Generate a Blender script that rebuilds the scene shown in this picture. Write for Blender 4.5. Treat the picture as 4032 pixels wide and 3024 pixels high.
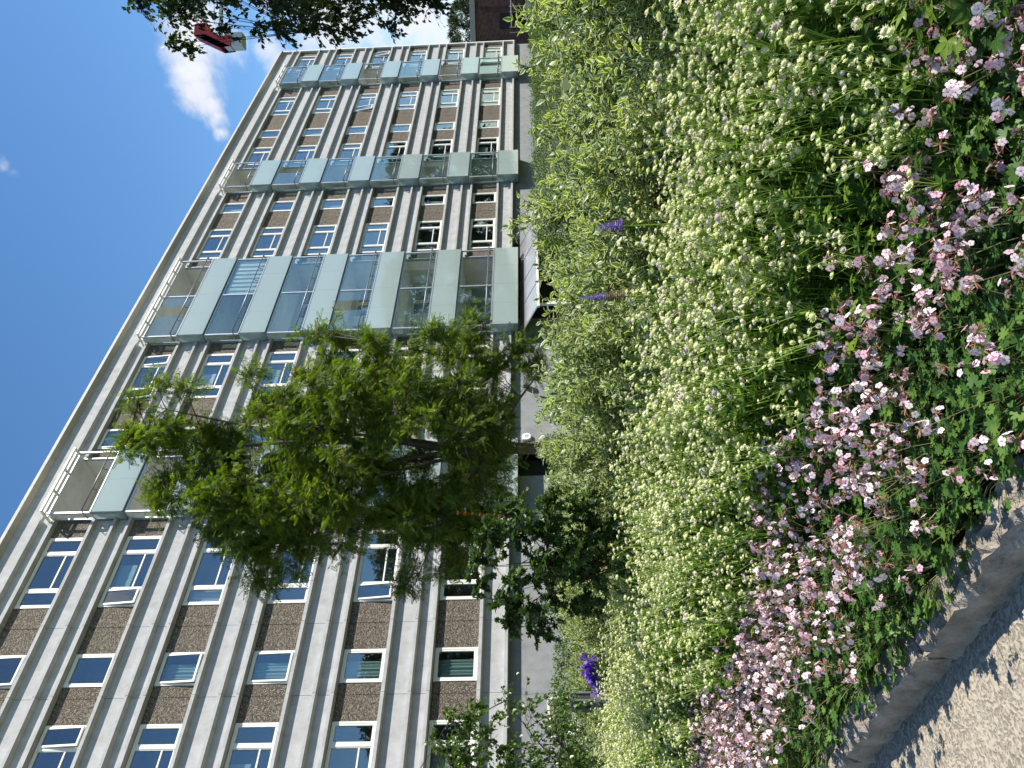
import bpy, math, random
import numpy as np
from mathutils import Vector, Matrix
random.seed(7); RNG = np.random.default_rng(7)
R = math.radians
scene = bpy.context.scene
for o in list(bpy.data.objects): bpy.data.objects.remove(o)
col = scene.collection

# ------------------------------------------------------------------ camera
FPX, PITCH, ROLL, YAW = 3048.7, 0.03895, 0.03153, 0.7667     # px (4032 wide photo), radians
CAMZ = 1.55
_c, _s = math.cos(PITCH), math.sin(PITCH)
_R0, _U0, FWD = Vector((1, 0, 0)), Vector((0, -_s, _c)), Vector((0, _c, _s))
RGT = math.cos(ROLL) * _R0 - math.sin(ROLL) * _U0
UPV = math.sin(ROLL) * _R0 + math.cos(ROLL) * _U0
cam = bpy.data.cameras.new('camera'); cam_o = bpy.data.objects.new('camera', cam); col.objects.link(cam_o)
cam.sensor_width = 36; cam.sensor_fit = 'HORIZONTAL'; cam.lens = 36 * FPX / 4032
cam.clip_start = 0.05; cam.clip_end = 3000
M = Matrix((-UPV, RGT, -FWD)).transposed().to_4x4()          # the phone was held upright, the file lies on its side
M.translation = (0, 0, CAMZ); cam_o.matrix_world = M
scene.camera = cam_o

def ray(X, Y):
    """direction of a point given in a 2212 x 1659 view of the photograph"""
    k = 4032 / 2212; u, v = 3024 - Y * k, X * k
    return (RGT * ((u - 1512) / FPX) - UPV * ((v - 2016) / FPX) + FWD)
def at(X, Y, depth):
    d = ray(X, Y); P = d * (depth / d.y); return Vector((P.x, P.y, P.z + CAMZ))

# ------------------------------------------------------------------ world, sun, exposure
SUN = Vector((0.70, 0.045, 0.70)).normalized()
sun_el, sun_az = math.asin(SUN.z), math.atan2(SUN.x, SUN.y)
world = bpy.data.worlds.new('World'); scene.world = world; world.use_nodes = True
nt = world.node_tree; nt.nodes.clear()
def N(t, **kw):
    n = nt.nodes.new(t)
    for k, v in kw.items(): setattr(n, k, v)
    return n
def L(a, b): nt.links.new(a, b)
def mth(op, a, b=None, c=None, clamp=False):
    n = N('ShaderNodeMath', operation=op); n.use_clamp = clamp
    for i, v in enumerate((a, b, c)):
        if v is None: continue
        if isinstance(v, (int, float)): n.inputs[i].default_value = v
        else: L(v, n.inputs[i])
    return n.outputs[0]
sky = N('ShaderNodeTexSky'); sky.sky_type = 'NISHITA'; sky.sun_disc = False
sky.sun_elevation = sun_el; sky.sun_rotation = sun_az
sky.air_density = 1.0; sky.dust_density = 0.05; sky.ozone_density = 1.6; sky.altitude = 100
tc = N('ShaderNodeTexCoord')
nz = N('ShaderNodeTexNoise'); nz.inputs['Scale'].default_value = 11; nz.inputs['Detail'].default_value = 10
nz.inputs['Roughness'].default_value = 0.62; nz.inputs['Distortion'].default_value = 0.35
L(tc.outputs['Generated'], nz.inputs['Vector'])
nz2 = N('ShaderNodeTexNoise'); nz2.inputs['Scale'].default_value = 16; nz2.inputs['Detail'].default_value = 8
L(tc.outputs['Generated'], nz2.inputs['Vector'])
blobs = [(428, 60, .062, 1), (430, 105, .060, 1), (425, 150, .050, 1), (437, 190, .042, .95), (455, 222, .030, .9), (468, 252, .022, .75),
         (477, 285, .014, .6), (584, 102, .026, .85), (606, 130, .026, .85), (25, 382, .022, .42), (5, 362, .02, .4),
         (735, 40, .075, 1), (800, 80, .06, 1), (900, 20, .11, 1), (950, -80, .10, 1), (640, -60, .08, 1)]
cl = None
def blob(d, r, w):
    global cl
    vm = N('ShaderNodeVectorMath', operation='DISTANCE'); L(tc.outputs['Generated'], vm.inputs[0]); vm.inputs[1].default_value = d
    b = mth('MULTIPLY', mth('SUBTRACT', 1.0, mth('DIVIDE', vm.outputs['Value'], r * 1.25)), w)
    cl = b if cl is None else mth('MAXIMUM', cl, b)
for X, Y, r, w in blobs: blob(ray(X, Y).normalized(), r * (.84 if r < .07 else 1), w)
rs = random.Random(5)
for k in range(26):                                          # the same fair weather clouds go on round the sky
    a = R(rs.uniform(38, 330)); e = R(rs.uniform(4, 42)); r = rs.uniform(.06, .2) * (1.2 - e)
    blob((math.sin(a) * math.cos(e), math.cos(a) * math.cos(e), math.sin(e)), r, 1)
dens = mth('ADD', cl, mth('MULTIPLY', mth('SUBTRACT', nz.outputs['Fac'], 0.5), 2.6))
mr = N('ShaderNodeMapRange', interpolation_type='SMOOTHSTEP'); L(dens, mr.inputs['Value'])
mr.inputs['From Min'].default_value = 0.18; mr.inputs['From Max'].default_value = 1.05
mask = mth('MULTIPLY', mr.outputs['Result'], mth('GREATER_THAN', cl, 0.0))
soft = N('ShaderNodeMapRange'); L(cl, soft.inputs['Value']); soft.inputs['From Max'].default_value = 0.22
mask = mth('MULTIPLY', mask, soft.outputs['Result'])
ccol = N('ShaderNodeMapRange', data_type='FLOAT_VECTOR'); 
mixc = N('ShaderNodeMix', data_type='RGBA'); L(nz2.outputs['Fac'], mixc.inputs['Factor'])
mixc.inputs[6].default_value = (4.3, 4.6, 5.4, 1); mixc.inputs[7].default_value = (6.3, 6.3, 6.4, 1)
mixs = N('ShaderNodeMix', data_type='RGBA'); hs = N('ShaderNodeHueSaturation'); hs.inputs['Saturation'].default_value = 1.22; L(sky.outputs[0], hs.inputs['Color']); L(mask, mixs.inputs['Factor']); L(hs.outputs[0], mixs.inputs[6]); L(mixc.outputs[2], mixs.inputs[7])
bg = N('ShaderNodeBackground'); L(mixs.outputs[2], bg.inputs['Color']); bg.inputs['Strength'].default_value = 0.1
wo = N('ShaderNodeOutputWorld'); L(bg.outputs[0], wo.inputs['Surface'])

sl = bpy.data.lights.new('sun', 'SUN'); sl.energy = 4.9; sl.angle = R(0.53); sl.color = (1.0, 0.955, 0.88)
so = bpy.data.objects.new('sun', sl); col.objects.link(so); so.rotation_euler = SUN.to_track_quat('Z', 'Y').to_euler(); so.location = (30, 0, 40)
scene.view_settings.view_transform = 'Standard'; scene.view_settings.look = 'None'
scene.view_settings.exposure = 0.8; scene.view_settings.gamma = 1.0
scene.render.engine = 'CYCLES'
scene.cycles.max_bounces = 8; scene.cycles.transparent_max_bounces = 16; scene.cycles.caustics_reflective = False; scene.cycles.caustics_refractive = False

# ------------------------------------------------------------------ materials
MAT = {}
def newmat(name):
    m = bpy.data.materials.new(name); m.use_nodes = True; m.node_tree.nodes.clear(); MAT[name] = m
    t = m.node_tree
    def n(ty, **kw):
        x = t.nodes.new(ty)
        for k, v in kw.items(): setattr(x, k, v)
        return x
    return m, t, n, t.links.new
def c4(c): return (c[0], c[1], c[2], 1)
def ramp(n, stops):
    r = n('ShaderNodeValToRGB'); e = r.color_ramp.elements
    while len(e) < len(stops): e.new(0.5)
    for i, (p, c) in enumerate(stops): e[i].position = p; e[i].color = c4(c)
    return r
def surface(name, stops, scale=4.0, rough=0.8, bump=0.0, bscale=60, detail=6, metal=0.0, spec=0.3, dist=0.02, vor=False, nrough=.6):
    m, t, n, l = newmat(name)
    tcn = n('ShaderNodeTexCoord'); nzn = n('ShaderNodeTexNoise'); nzn.inputs['Scale'].default_value = scale; nzn.inputs['Detail'].default_value = detail
    nzn.inputs['Roughness'].default_value = nrough
    l(tcn.outputs['Object'], nzn.inputs['Vector'])
    rp = ramp(n, stops); l(nzn.outputs['Fac'], rp.inputs['Fac'])
    b = n('ShaderNodeBsdfPrincipled'); l(rp.outputs['Color'], b.inputs['Base Color'])
    b.inputs['Roughness'].default_value = rough; b.inputs['Metallic'].default_value = metal; b.inputs['Specular IOR Level'].default_value = spec
    if bump:
        if vor:
            x = n('ShaderNodeTexVoronoi'); x.inputs['Scale'].default_value = bscale; l(tcn.outputs['Object'], x.inputs['Vector']); h = x.outputs['Distance']
        else:
            x = n('ShaderNodeTexNoise'); x.inputs['Scale'].default_value = bscale; x.inputs['Detail'].default_value = 5; l(tcn.outputs['Object'], x.inputs['Vector']); h = x.outputs['Fac']
        bp = n('ShaderNodeBump'); bp.inputs['Strength'].default_value = bump; bp.inputs['Distance'].default_value = dist
        l(h, bp.inputs['Height']); l(bp.outputs['Normal'], b.inputs['Normal'])
    o = n('ShaderNodeOutputMaterial'); l(b.outputs[0], o.inputs['Surface'])
    return m
def plain(name, c, rough=0.5, metal=0.0, spec=0.4):
    d = tuple(x * .88 for x in c)
    return surface(name, [(.35, d), (.65, c)], 3.0, rough, metal=metal, spec=spec)
def leafmat(name, stops, trans=0.35, rough=0.45, tint=(1.0, 1.0, 0.55), margin=None, spec=0.35, tgain=1.0):
    """leaf: colour runs over a per-leaf random value; optional pale margin from the leaf's own uv"""
    m, t, n, l = newmat(name)
    a = n('ShaderNodeAttribute'); a.attribute_name = 'rnd'
    rp = ramp(n, stops); l(a.outputs['Fac'], rp.inputs['Fac']); cout = rp.outputs['Color']
    if margin:
        uv = n('ShaderNodeUVMap'); sp = n('ShaderNodeSeparateXYZ'); l(uv.outputs[0], sp.inputs[0])
        s1 = n('ShaderNodeMath', operation='SUBTRACT'); l(sp.outputs[0], s1.inputs[0]); s1.inputs[1].default_value = .5
        ab = n('ShaderNodeMath', operation='ABSOLUTE'); l(s1.outputs[0], ab.inputs[0])
        tcn = n('ShaderNodeTexCoord'); nzn = n('ShaderNodeTexNoise'); nzn.inputs['Scale'].default_value = 55; l(tcn.outputs['Object'], nzn.inputs['Vector'])
        ad = n('ShaderNodeMath', operation='MULTIPLY_ADD'); l(nzn.outputs['Fac'], ad.inputs[0]); ad.inputs[1].default_value = .42; l(ab.outputs[0], ad.inputs[2])
        mrn = n('ShaderNodeMapRange'); l(ad.outputs[0], mrn.inputs['Value']); mrn.inputs['From Min'].default_value = .48; mrn.inputs['From Max'].default_value = .54
        mx = n('ShaderNodeMix', data_type='RGBA'); l(mrn.outputs['Result'], mx.inputs['Factor']); l(cout, mx.inputs[6]); mx.inputs[7].default_value = c4(margin)
        cout = mx.outputs[2]
    b = n('ShaderNodeBsdfPrincipled'); l(cout, b.inputs['Base Color']); b.inputs['Roughness'].default_value = rough; b.inputs['Specular IOR Level'].default_value = spec
    tr = n('ShaderNodeBsdfTranslucent')
    mt = n('ShaderNodeMix', data_type='RGBA', blend_type='MULTIPLY'); mt.inputs['Factor'].default_value = 1.0
    l(cout, mt.inputs[6]); mt.inputs[7].default_value = c4([x * tgain for x in tint]); l(mt.outputs[2], tr.inputs['Color'])
    ms = n('ShaderNodeMixShader'); ms.inputs[0].default_value = trans; l(b.outputs[0], ms.inputs[1]); l(tr.outputs[0], ms.inputs[2])
    o = n('ShaderNodeOutputMaterial'); l(ms.outputs[0], o.inputs['Surface'])
    return m
def glassmat(name, ior, tint, rough=0.0, body=None, bodymix=0.0):
    m, t, n, l = newmat(name)
    fr = n('ShaderNodeFresnel'); ge = n('ShaderNodeNewGeometry'); mi = n('ShaderNodeMix'); l(ge.outputs['Backfacing'], mi.inputs['Factor'])
    mi.inputs[2].default_value = ior; mi.inputs[3].default_value = 1 / ior; l(mi.outputs[0], fr.inputs['IOR'])
    tp = n('ShaderNodeBsdfTransparent'); tp.inputs['Color'].default_value = c4(tint)
    base = tp.outputs[0]
    if body:
        df = n('ShaderNodeBsdfDiffuse'); df.inputs['Color'].default_value = c4(body)
        tl = n('ShaderNodeBsdfTranslucent'); tl.inputs['Color'].default_value = c4(body)
        m0 = n('ShaderNodeMixShader'); m0.inputs[0].default_value = .4; l(df.outputs[0], m0.inputs[1]); l(tl.outputs[0], m0.inputs[2])
        m1 = n('ShaderNodeMixShader'); m1.inputs[0].default_value = bodymix; l(base, m1.inputs[1]); l(m0.outputs[0], m1.inputs[2]); base = m1.outputs[0]
    gl = n('ShaderNodeBsdfGlossy'); gl.inputs['Roughness'].default_value = rough; gl.inputs['Color'].default_value = (.95, .97, 1, 1)
    ms = n('ShaderNodeMixShader'); l(fr.outputs[0], ms.inputs[0]); l(base, ms.inputs[1]); l(gl.outputs[0], ms.inputs[2])
    o = n('ShaderNodeOutputMaterial'); l(ms.outputs[0], o.inputs['Surface'])
    return m

# concrete: fine speckle, faint vertical weathering
def concrete(name, a, b_, c):
    m, t, n, l = newmat(name)
    tcn = n('ShaderNodeTexCoord')
    mp = n('ShaderNodeMapping'); mp.inputs['Scale'].default_value = (1.2, 1.2, .9); l(tcn.outputs['Object'], mp.inputs['Vector'])
    n1 = n('ShaderNodeTexNoise'); n1.inputs['Scale'].default_value = 2.2; n1.inputs['Detail'].default_value = 9; n1.inputs['Roughness'].default_value = .7; l(mp.outputs[0], n1.inputs['Vector'])
    n2 = n('ShaderNodeTexNoise'); n2.inputs['Scale'].default_value = 70; n2.inputs['Detail'].default_value = 3; l(tcn.outputs['Object'], n2.inputs['Vector'])
    ad = n('ShaderNodeMath', operation='MULTIPLY_ADD'); l(n2.outputs['Fac'], ad.inputs[0]); ad.inputs[1].default_value = .35; l(n1.outputs['Fac'], ad.inputs[2])
    rp = ramp(n, [(.45, a), (.68, b_), (.9, c)]); l(ad.outputs[0], rp.inputs['Fac'])
    b = n('ShaderNodeBsdfPrincipled'); l(rp.outputs['Color'], b.inputs['Base Color']); b.inputs['Roughness'].default_value = .9; b.inputs['Specular IOR Level'].default_value = .15
    bp = n('ShaderNodeBump'); bp.inputs['Strength'].default_value = .35; bp.inputs['Distance'].default_value = .01; l(n2.outputs['Fac'], bp.inputs['Height']); l(bp.outputs[0], b.inputs['Normal'])
    o = n('ShaderNodeOutputMaterial'); l(b.outputs[0], o.inputs['Surface'])
concrete('concrete', (.325, .32, .308), (.415, .412, .405), (.49, .488, .48))
concrete('render_wall', (.20, .205, .21), (.26, .265, .27), (.31, .31, .31))
# pebble-dash panels
def pebble():
    m, t, n, l = newmat('pebble')
    tcn = n('ShaderNodeTexCoord'); v = n('ShaderNodeTexVoronoi'); v.inputs['Scale'].default_value = 34; l(tcn.outputs['Object'], v.inputs['Vector'])
    rp = ramp(n, [(0, (.05, .042, .033)), (.35, (.10, .082, .062)), (.7, (.165, .135, .102)), (1, (.29, .25, .195))])
    sp = n('ShaderNodeSeparateColor'); l(v.outputs['Color'], sp.inputs[0]); l(sp.outputs[0], rp.inputs['Fac'])
    b = n('ShaderNodeBsdfPrincipled'); l(rp.outputs[0], b.inputs['Base Color']); b.inputs['Roughness'].default_value = .85; b.inputs['Specular IOR Level'].default_value = .25
    bp = n('ShaderNodeBump'); bp.inputs['Strength'].default_value = .9; bp.inputs['Distance'].default_value = .02; bp.invert = True
    l(v.outputs['Distance'], bp.inputs['Height']); l(bp.outputs[0], b.inputs['Normal'])
    o = n('ShaderNodeOutputMaterial'); l(b.outputs[0], o.inputs['Surface'])
pebble()
plain('white_frame', (.80, .78, .70), .45)
plain('joint_strip', (.50, .49, .46), .9)
plain('cream_wall', (.78, .77, .71), .8)
plain('white_ceiling', (.82, .81, .78), .8)
plain('rail_metal', (.22, .225, .235), .4, .6)
plain('light_metal', (.52, .55, .58), .35, .5)
plain('roof_cap', (.42, .40, .35), .7)
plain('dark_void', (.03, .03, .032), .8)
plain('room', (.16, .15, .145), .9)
plain('curtain_white', (.80, .80, .80), .8)
plain('blind_green', (.34, .46, .43), .6)
plain('blind_grey', (.45, .46, .48), .7)
plain('grey_paint', (.115, .125, .135), .45)
plain('white_plastic', (.82, .82, .83), .3)
plain('black_print', (.03, .03, .05), .5)
plain('red_paint', (.55, .035, .04), .4)
plain('crane_grey', (.55, .58, .62), .5)
plain('pink_print', (.75, .30, .36), .6)
plain('blue_box', (.05, .12, .35), .5)
glassmat('pane', 2.05, (.82, .87, .87))
glassmat('clear_glass', 1.7, (.86, .93, .92))
glassmat('frosted', 1.55, (.74, .84, .82), 0.04, (.58, .67, .65), .70)
surface('sheet_metal', [(.3, (.62, .63, .66)), (.7, (.78, .79, .82))], 1.5, .32, .15, 3, metal=.9, dist=.05)
surface('bark_rowan', [(.3, (.07, .055, .042)), (.7, (.17, .14, .11))], 14, .9, .6, 40)
surface('bark_dark', [(.3, (.03, .024, .02)), (.7, (.075, .06, .05))], 10, .9, .5, 40)
surface('twig_red', [(.3, (.06, .02, .016)), (.7, (.11, .035, .025))], 20, .6)
surface('stem_green', [(.3, (.16, .26, .03)), (.7, (.28, .40, .055))], 20, .5)
surface('stem_red', [(.3, (.10, .15, .04)), (.7, (.19, .15, .07))], 20, .5)
surface('calyx', [(.3, (.22, .085, .065)), (.7, (.32, .15, .09))], 20, .6)
surface('soil', [(.3, (.02, .015, .011)), (.7, (.065, .048, .035))], 9, .95, .8, 40)
surface('grass_ground', [(.3, (.03, .05, .015)), (.7, (.075, .11, .035))], 3, .95, .5, 30)
surface('gravel', [(.3, (.20, .18, .155)), (.7, (.33, .30, .26))], 25, .95, .6, 80)
surface('granite', [(.25, (.16, .13, .098)), (.5, (.285, .245, .195)), (.75, (.43, .385, .325))], 9, .9, 1.0, 55, detail=12, dist=.02)
def paving():
    m, t, n, l = newmat('paving')
    tcn = n('ShaderNodeTexCoord')
    wn = n('ShaderNodeTexNoise'); wn.inputs['Scale'].default_value = 22; wn.inputs['Detail'].default_value = 3; l(tcn.outputs['Object'], wn.inputs['Vector'])
    mx0 = n('ShaderNodeMix', data_type='RGBA', blend_type='LINEAR_LIGHT'); mx0.inputs['Factor'].default_value = .035; l(tcn.outputs['Object'], mx0.inputs[6]); l(wn.outputs['Color'], mx0.inputs[7])
    v = n('ShaderNodeTexVoronoi'); v.feature = 'SMOOTH_F1'; v.inputs['Scale'].default_value = 62; l(mx0.outputs[2], v.inputs['Vector'])
    big = n('ShaderNodeTexNoise'); big.inputs['Scale'].default_value = 5; big.inputs['Detail'].default_value = 8; l(tcn.outputs['Object'], big.inputs['Vector'])
    rp = ramp(n, [(.3, (.17, .145, .112)), (.7, (.26, .228, .18))]); l(big.outputs['Fac'], rp.inputs['Fac'])
    mrn = n('ShaderNodeMapRange'); l(v.outputs['Distance'], mrn.inputs['Value']); mrn.inputs['From Min'].default_value = .25; mrn.inputs['From Max'].default_value = .62
    mx = n('ShaderNodeMix', data_type='RGBA'); l(mrn.outputs[0], mx.inputs['Factor']); l(rp.outputs[0], mx.inputs[6]); mx.inputs[7].default_value = (.40, .345, .26, 1)
    b = n('ShaderNodeBsdfPrincipled'); l(mx.outputs[2], b.inputs['Base Color']); b.inputs['Roughness'].default_value = .92; b.inputs['Specular IOR Level'].default_value = .2
    bp = n('ShaderNodeBump'); bp.inputs['Strength'].default_value = .55; bp.inputs['Distance'].default_value = .007; l(mrn.outputs[0], bp.inputs['Height']); l(bp.outputs[0], b.inputs['Normal'])
    o = n('ShaderNodeOutputMaterial'); l(b.outputs[0], o.inputs['Surface'])
paving()
def brickmat():
    m, t, n, l = newmat('brick')
    tcn = n('ShaderNodeTexCoord'); mp = n('ShaderNodeMapping'); mp.inputs['Rotation'].default_value = (R(90), 0, 0); l(tcn.outputs['Object'], mp.inputs['Vector'])
    br = n('ShaderNodeTexBrick'); br.inputs['Scale'].default_value = 1.6; br.inputs['Color1'].default_value = (.10, .05, .04, 1); br.inputs['Color2'].default_value = (.19, .10, .08, 1); br.inputs['Mortar'].default_value = (.06, .05, .045, 1)
    l(mp.outputs[0], br.inputs['Vector'])
    b = n('ShaderNodeBsdfPrincipled'); l(br.outputs['Color'], b.inputs['Base Color']); b.inputs['Roughness'].default_value = .9
    o = n('ShaderNodeOutputMaterial'); l(b.outputs[0], o.inputs['Surface'])
brickmat()
leafmat('leaf_dogwood', [(0, (.075, .145, .022)), (.5, (.125, .215, .035)), (1, (.20, .30, .05))], .4, .42, (1.1, 1.15, .45), margin=(.66, .68, .45))
leafmat('leaf_rowan', [(0, (.055, .105, .013)), (.6, (.115, .195, .022)), (.95, (.20, .29, .035)), (1, (.19, .15, .05))], .42, .5, (1.2, 1.15, .35), tgain=1.3)
leafmat('leaf_maple', [(0, (.028, .065, .018)), (.7, (.06, .115, .03)), (1, (.11, .18, .035))], .3, .42, (1.2, 1.2, .4))
leafmat('leaf_maple_red', [(0, (.22, .07, .03)), (1, (.30, .16, .04))], .4, .5, (1.2, .8, .4))
leafmat('leaf_birch', [(0, (.06, .12, .02)), (1, (.12, .20, .035))], .35, .35, (1.2, 1.2, .4), spec=.6)
leafmat('leaf_park', [(0, (.022, .046, .013)), (.7, (.045, .08, .02)), (1, (.09, .13, .03))], .3, .5, (1.2, 1.15, .4))
leafmat('leaf_hedge', [(0, (.06, .12, .02)), (.6, (.10, .18, .03)), (1, (.17, .26, .05))], .35, .5, (1.2, 1.2, .4))
leafmat('leaf_astrantia', [(0, (.04, .10, .018)), (.6, (.10, .195, .028)), (1, (.22, .33, .04))], .42, .45, (1.15, 1.2, .4))
leafmat('leaf_geranium', [(0, (.045, .115, .022)), (.7, (.085, .18, .03)), (1, (.15, .25, .045))], .32, .5, (1.15, 1.2, .4))
leafmat('bract', [(0, (.56, .66, .22)), (.5, (.76, .79, .38)), (.9, (.82, .80, .52)), (1, (.68, .62, .54))], .35, .6, (1, 1, .8), spec=.2)
leafmat('pincushion', [(0, (.62, .68, .30)), (.65, (.70, .68, .40)), (.9, (.58, .50, .42)), (1, (.38, .31, .30))], .2, .8, (1, 1, .8), spec=.1)
leafmat('petal', [(0, (.82, .64, .69)), (.6, (.85, .76, .77)), (1, (.76, .42, .52))], .3, .6, (1, .85, .92), spec=.2)
leafmat('lupin_petal', [(0, (.10, .05, .32)), (.7, (.20, .11, .50)), (1, (.42, .32, .62))], .25, .5, (1, .8, 1.1))
leafmat('lupin_spent', [(0, (.17, .10, .09)), (1, (.28, .19, .13))], .2, .7, (1, 1, .8))
leafmat('campanula', [(0, (.10, .025, .42)), (1, (.22, .07, .62))], .3, .5, (1, .8, 1.2))

# ------------------------------------------------------------------ mesh helpers
class MB:
    def __init__(s): s.v = []; s.f = []
    def box(s, x0, x1, y0, y1, z0, z1):
        b = len(s.v)
        s.v += [(x0, y0, z0), (x1, y0, z0), (x1, y1, z0), (x0, y1, z0), (x0, y0, z1), (x1, y0, z1), (x1, y1, z1), (x0, y1, z1)]
        s.f += [tuple(b + i for i in q) for q in ((3, 2, 1, 0), (4, 5, 6, 7), (0, 1, 5, 4), (1, 2, 6, 5), (2, 3, 7, 6), (3, 0, 4, 7))]
        return s
    def poly(s, pts):
        b = len(s.v); s.v += [tuple(p) for p in pts]; s.f.append(tuple(range(b, b + len(pts)))); return s
    def prism_x(s, prof, x0, x1):                            # profile in (y, z), extruded along x
        b = len(s.v); k = len(prof)
        s.v += [(x0, y, z) for y, z in prof] + [(x1, y, z) for y, z in prof]
        for i in range(k): j = (i + 1) % k; s.f.append((b + i, b + j, b + k + j, b + k + i))
        s.f += [tuple(b + i for i in range(k))[::-1], tuple(b + k + i for i in range(k))]
        return s
    def tube(s, pts, rad, n=5, cap=True):
        pts = [Vector(p) for p in pts]; b = len(s.v); m = len(pts)
        if not hasattr(rad, '__len__'): rad = [rad] * m
        ref = Vector((.3, .5, .8))
        for i, p in enumerate(pts):
            d = (pts[min(i + 1, m - 1)] - pts[max(i - 1, 0)]).normalized()
            a = d.cross(ref)
            if a.length < .1: a = d.cross(Vector((1, 0, 0)))
            a.normalize(); c = d.cross(a)
            for k in range(n):
                t = 2 * math.pi * k / n; q = p + (a * math.cos(t) + c * math.sin(t)) * rad[i]; s.v.append(tuple(q))
        for i in range(m - 1):
            for k in range(n):
                k2 = (k + 1) % n; s.f.append((b + i * n + k, b + i * n + k2, b + (i + 1) * n + k2, b + (i + 1) * n + k))
        if cap: s.f += [tuple(b + k for k in range(n))[::-1], tuple(b + (m - 1) * n + k for k in range(n))]
        return s
    def lathe(s, prof, n=16, c=(0, 0, 0)):                   # (r, z)
        b = len(s.v)
        for r, z in prof:
            for k in range(n):
                t = 2 * math.pi * k / n; s.v.append((c[0] + r * math.cos(t), c[1] + r * math.sin(t), c[2] + z))
        for i in range(len(prof) - 1):
            for k in range(n):
                k2 = (k + 1) % n; s.f.append((b + i * n + k, b + i * n + k2, b + (i + 1) * n + k2, b + (i + 1) * n + k))
        s.f += [tuple(b + k for k in range(n))[::-1], tuple(b + (len(prof) - 1) * n + k for k in range(n))]
        return s
    def mesh(s, name, mat, smooth=False):
        me = bpy.data.meshes.new(name); me.from_pydata(s.v, [], s.f); me.materials.append(MAT[mat])
        if smooth: me.polygons.foreach_set('use_smooth', [True] * len(me.polygons))
        me.update(); return me
    def obj(s, name, mat, parent=None, loc=(0, 0, 0), smooth=False): return place(name, s.mesh(name, mat, smooth), parent, loc)
def place(name, me, parent=None, loc=(0, 0, 0), rot=None):
    o = bpy.data.objects.new(name, me); col.objects.link(o); o.location = loc
    if rot is not None: o.rotation_euler = rot
    if parent: o.parent = parent
    return o
def tag(o, label=None, cat=None, group=None, kind=None):
    if label: o['label'] = label
    if cat: o['category'] = cat
    if group: o['group'] = group
    if kind: o['kind'] = kind
    return o
def thing(name, label, cat, loc=(0, 0, 0), group=None, rz=0):
    return tag(place(name, None, None, loc, (0, 0, rz)), label, cat, group)

# leaf templates: verts (x across, y along, z normal), tris, uv
def T(v, f, uv=None):
    v = np.array(v, float); f = np.array(f, int)
    if uv is None: uv = np.stack([v[:, 0] - v[:, 0].min(), v[:, 1] - v[:, 1].min()], 1)
    return v, f, np.array(uv, float)
def t_ovate(w=.24, fold=.06, curl=.14):
    ys = [0, .22, .48, .75, 1]; ws = [0, .75, 1, .58, 0]; v = []; uv = []; f = []
    for y, q in zip(ys, ws):
        zc = -curl * y * y
        for sx in (-1, 0, 1):
            v.append((sx * w * q, y, zc + (fold * q if sx else 0))); uv.append((.5 + .5 * sx, y))
    for i in range(4):
        for j in range(2):
            a = i * 3 + j; f += [(a, a + 1, a + 4), (a, a + 4, a + 3)]
    f = [t for t in f if len({v[k] for k in t}) == 3]
    return T(v, f, uv)
def t_rhomb(w=.35): return T([(0, 0, 0), (w, .42, .05), (0, 1, -.06), (-w, .42, .05)], [(0, 1, 2), (0, 2, 3)], [(.5, 0), (1, .4), (.5, 1), (0, .4)])
def t_lobed(lobes, depth, teeth=1, spread=2.5, cup=.08):
    """palmate leaf: fan of lobes round the stalk"""
    out = []; n = lobes
    for i in range(n):
        a0 = -spread + 2 * spread * i / n; a1 = -spread + 2 * spread * (i + 1) / n; am = (a0 + a1) / 2
        L_ = 1 - .38 * abs(am) / spread
        out.append((a0, (1 - depth) * L_ * .9))
        for q, rr in (((.25, .8), (.5, 1.0), (.75, .8)) if teeth == 1 else ((.15, .72), (.3, .95), (.42, .84), (.5, 1.03), (.58, .84), (.7, .95), (.85, .72))):
            out.append((a0 + (a1 - a0) * q, rr * L_))
    out.append((spread, (1 - depth) * .6))
    v = [(0, 0, 0)] + [(math.sin(a) * r * .55, math.cos(a) * r * .55, cup * r * r * (1 if k % 2 else .6)) for k, (a, r) in enumerate(out)]
    return T(v, [(0, i + 1, i + 2) for i in range(len(out) - 1)])
def t_pinnate(pairs=5, lw=.055, ll=.30):
    v = []; f = []
    def leaflet(y, ang, l_):
        b = len(v); d = (math.sin(ang), math.cos(ang)); p = (d[1], -d[0]); z0 = -.10 * y * y
        v.extend([(0, y, z0), (d[0] * l_ * .5 + p[0] * lw, y + d[1] * l_ * .5 + p[1] * lw, z0 + .02), (d[0] * l_, y + d[1] * l_, z0 - .05), (d[0] * l_ * .5 - p[0] * lw, y + d[1] * l_ * .5 - p[1] * lw, z0 + .02)])
        f.extend([(b, b + 1, b + 2), (b, b + 2, b + 3)])
    for i in range(pairs):
        y = .18 + .66 * i / (pairs - 1); l_ = ll * (1 - .25 * abs(i / (pairs - 1) - .4))
        leaflet(y, 1.05, l_); leaflet(y, -1.05, l_)
    leaflet(.84, 0, ll * .8)
    return T(v, f)
def t_merge(parts):
    vs = []; fs = []; us = []; k = 0
    for v, f, u in parts: vs.append(v); fs.append(f + k); us.append(u); k += len(v)
    return np.concatenate(vs), np.concatenate(fs), np.concatenate(us)
def t_turn(t, ang=0, tilt=0, scale=1, off=(0, 0, 0)):
    v, f, u = t; m = np.array(Matrix.Rotation(ang, 3, 'Z') @ Matrix.Rotation(tilt, 3, 'X')); return (v * scale) @ m.T + np.array(off), f, u
def frames(d, up):
    """rotation matrices with y = leaf axis d, z near up"""
    d = d / np.linalg.norm(d, axis=1, keepdims=True)
    x = np.cross(d, up); nl = np.linalg.norm(x, axis=1, keepdims=True); x = np.where(nl < 1e-3, np.array([[1., 0, 0]]), x / np.maximum(nl, 1e-6))
    z = np.cross(x, d); return np.stack([x, d, z], 2)
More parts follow.
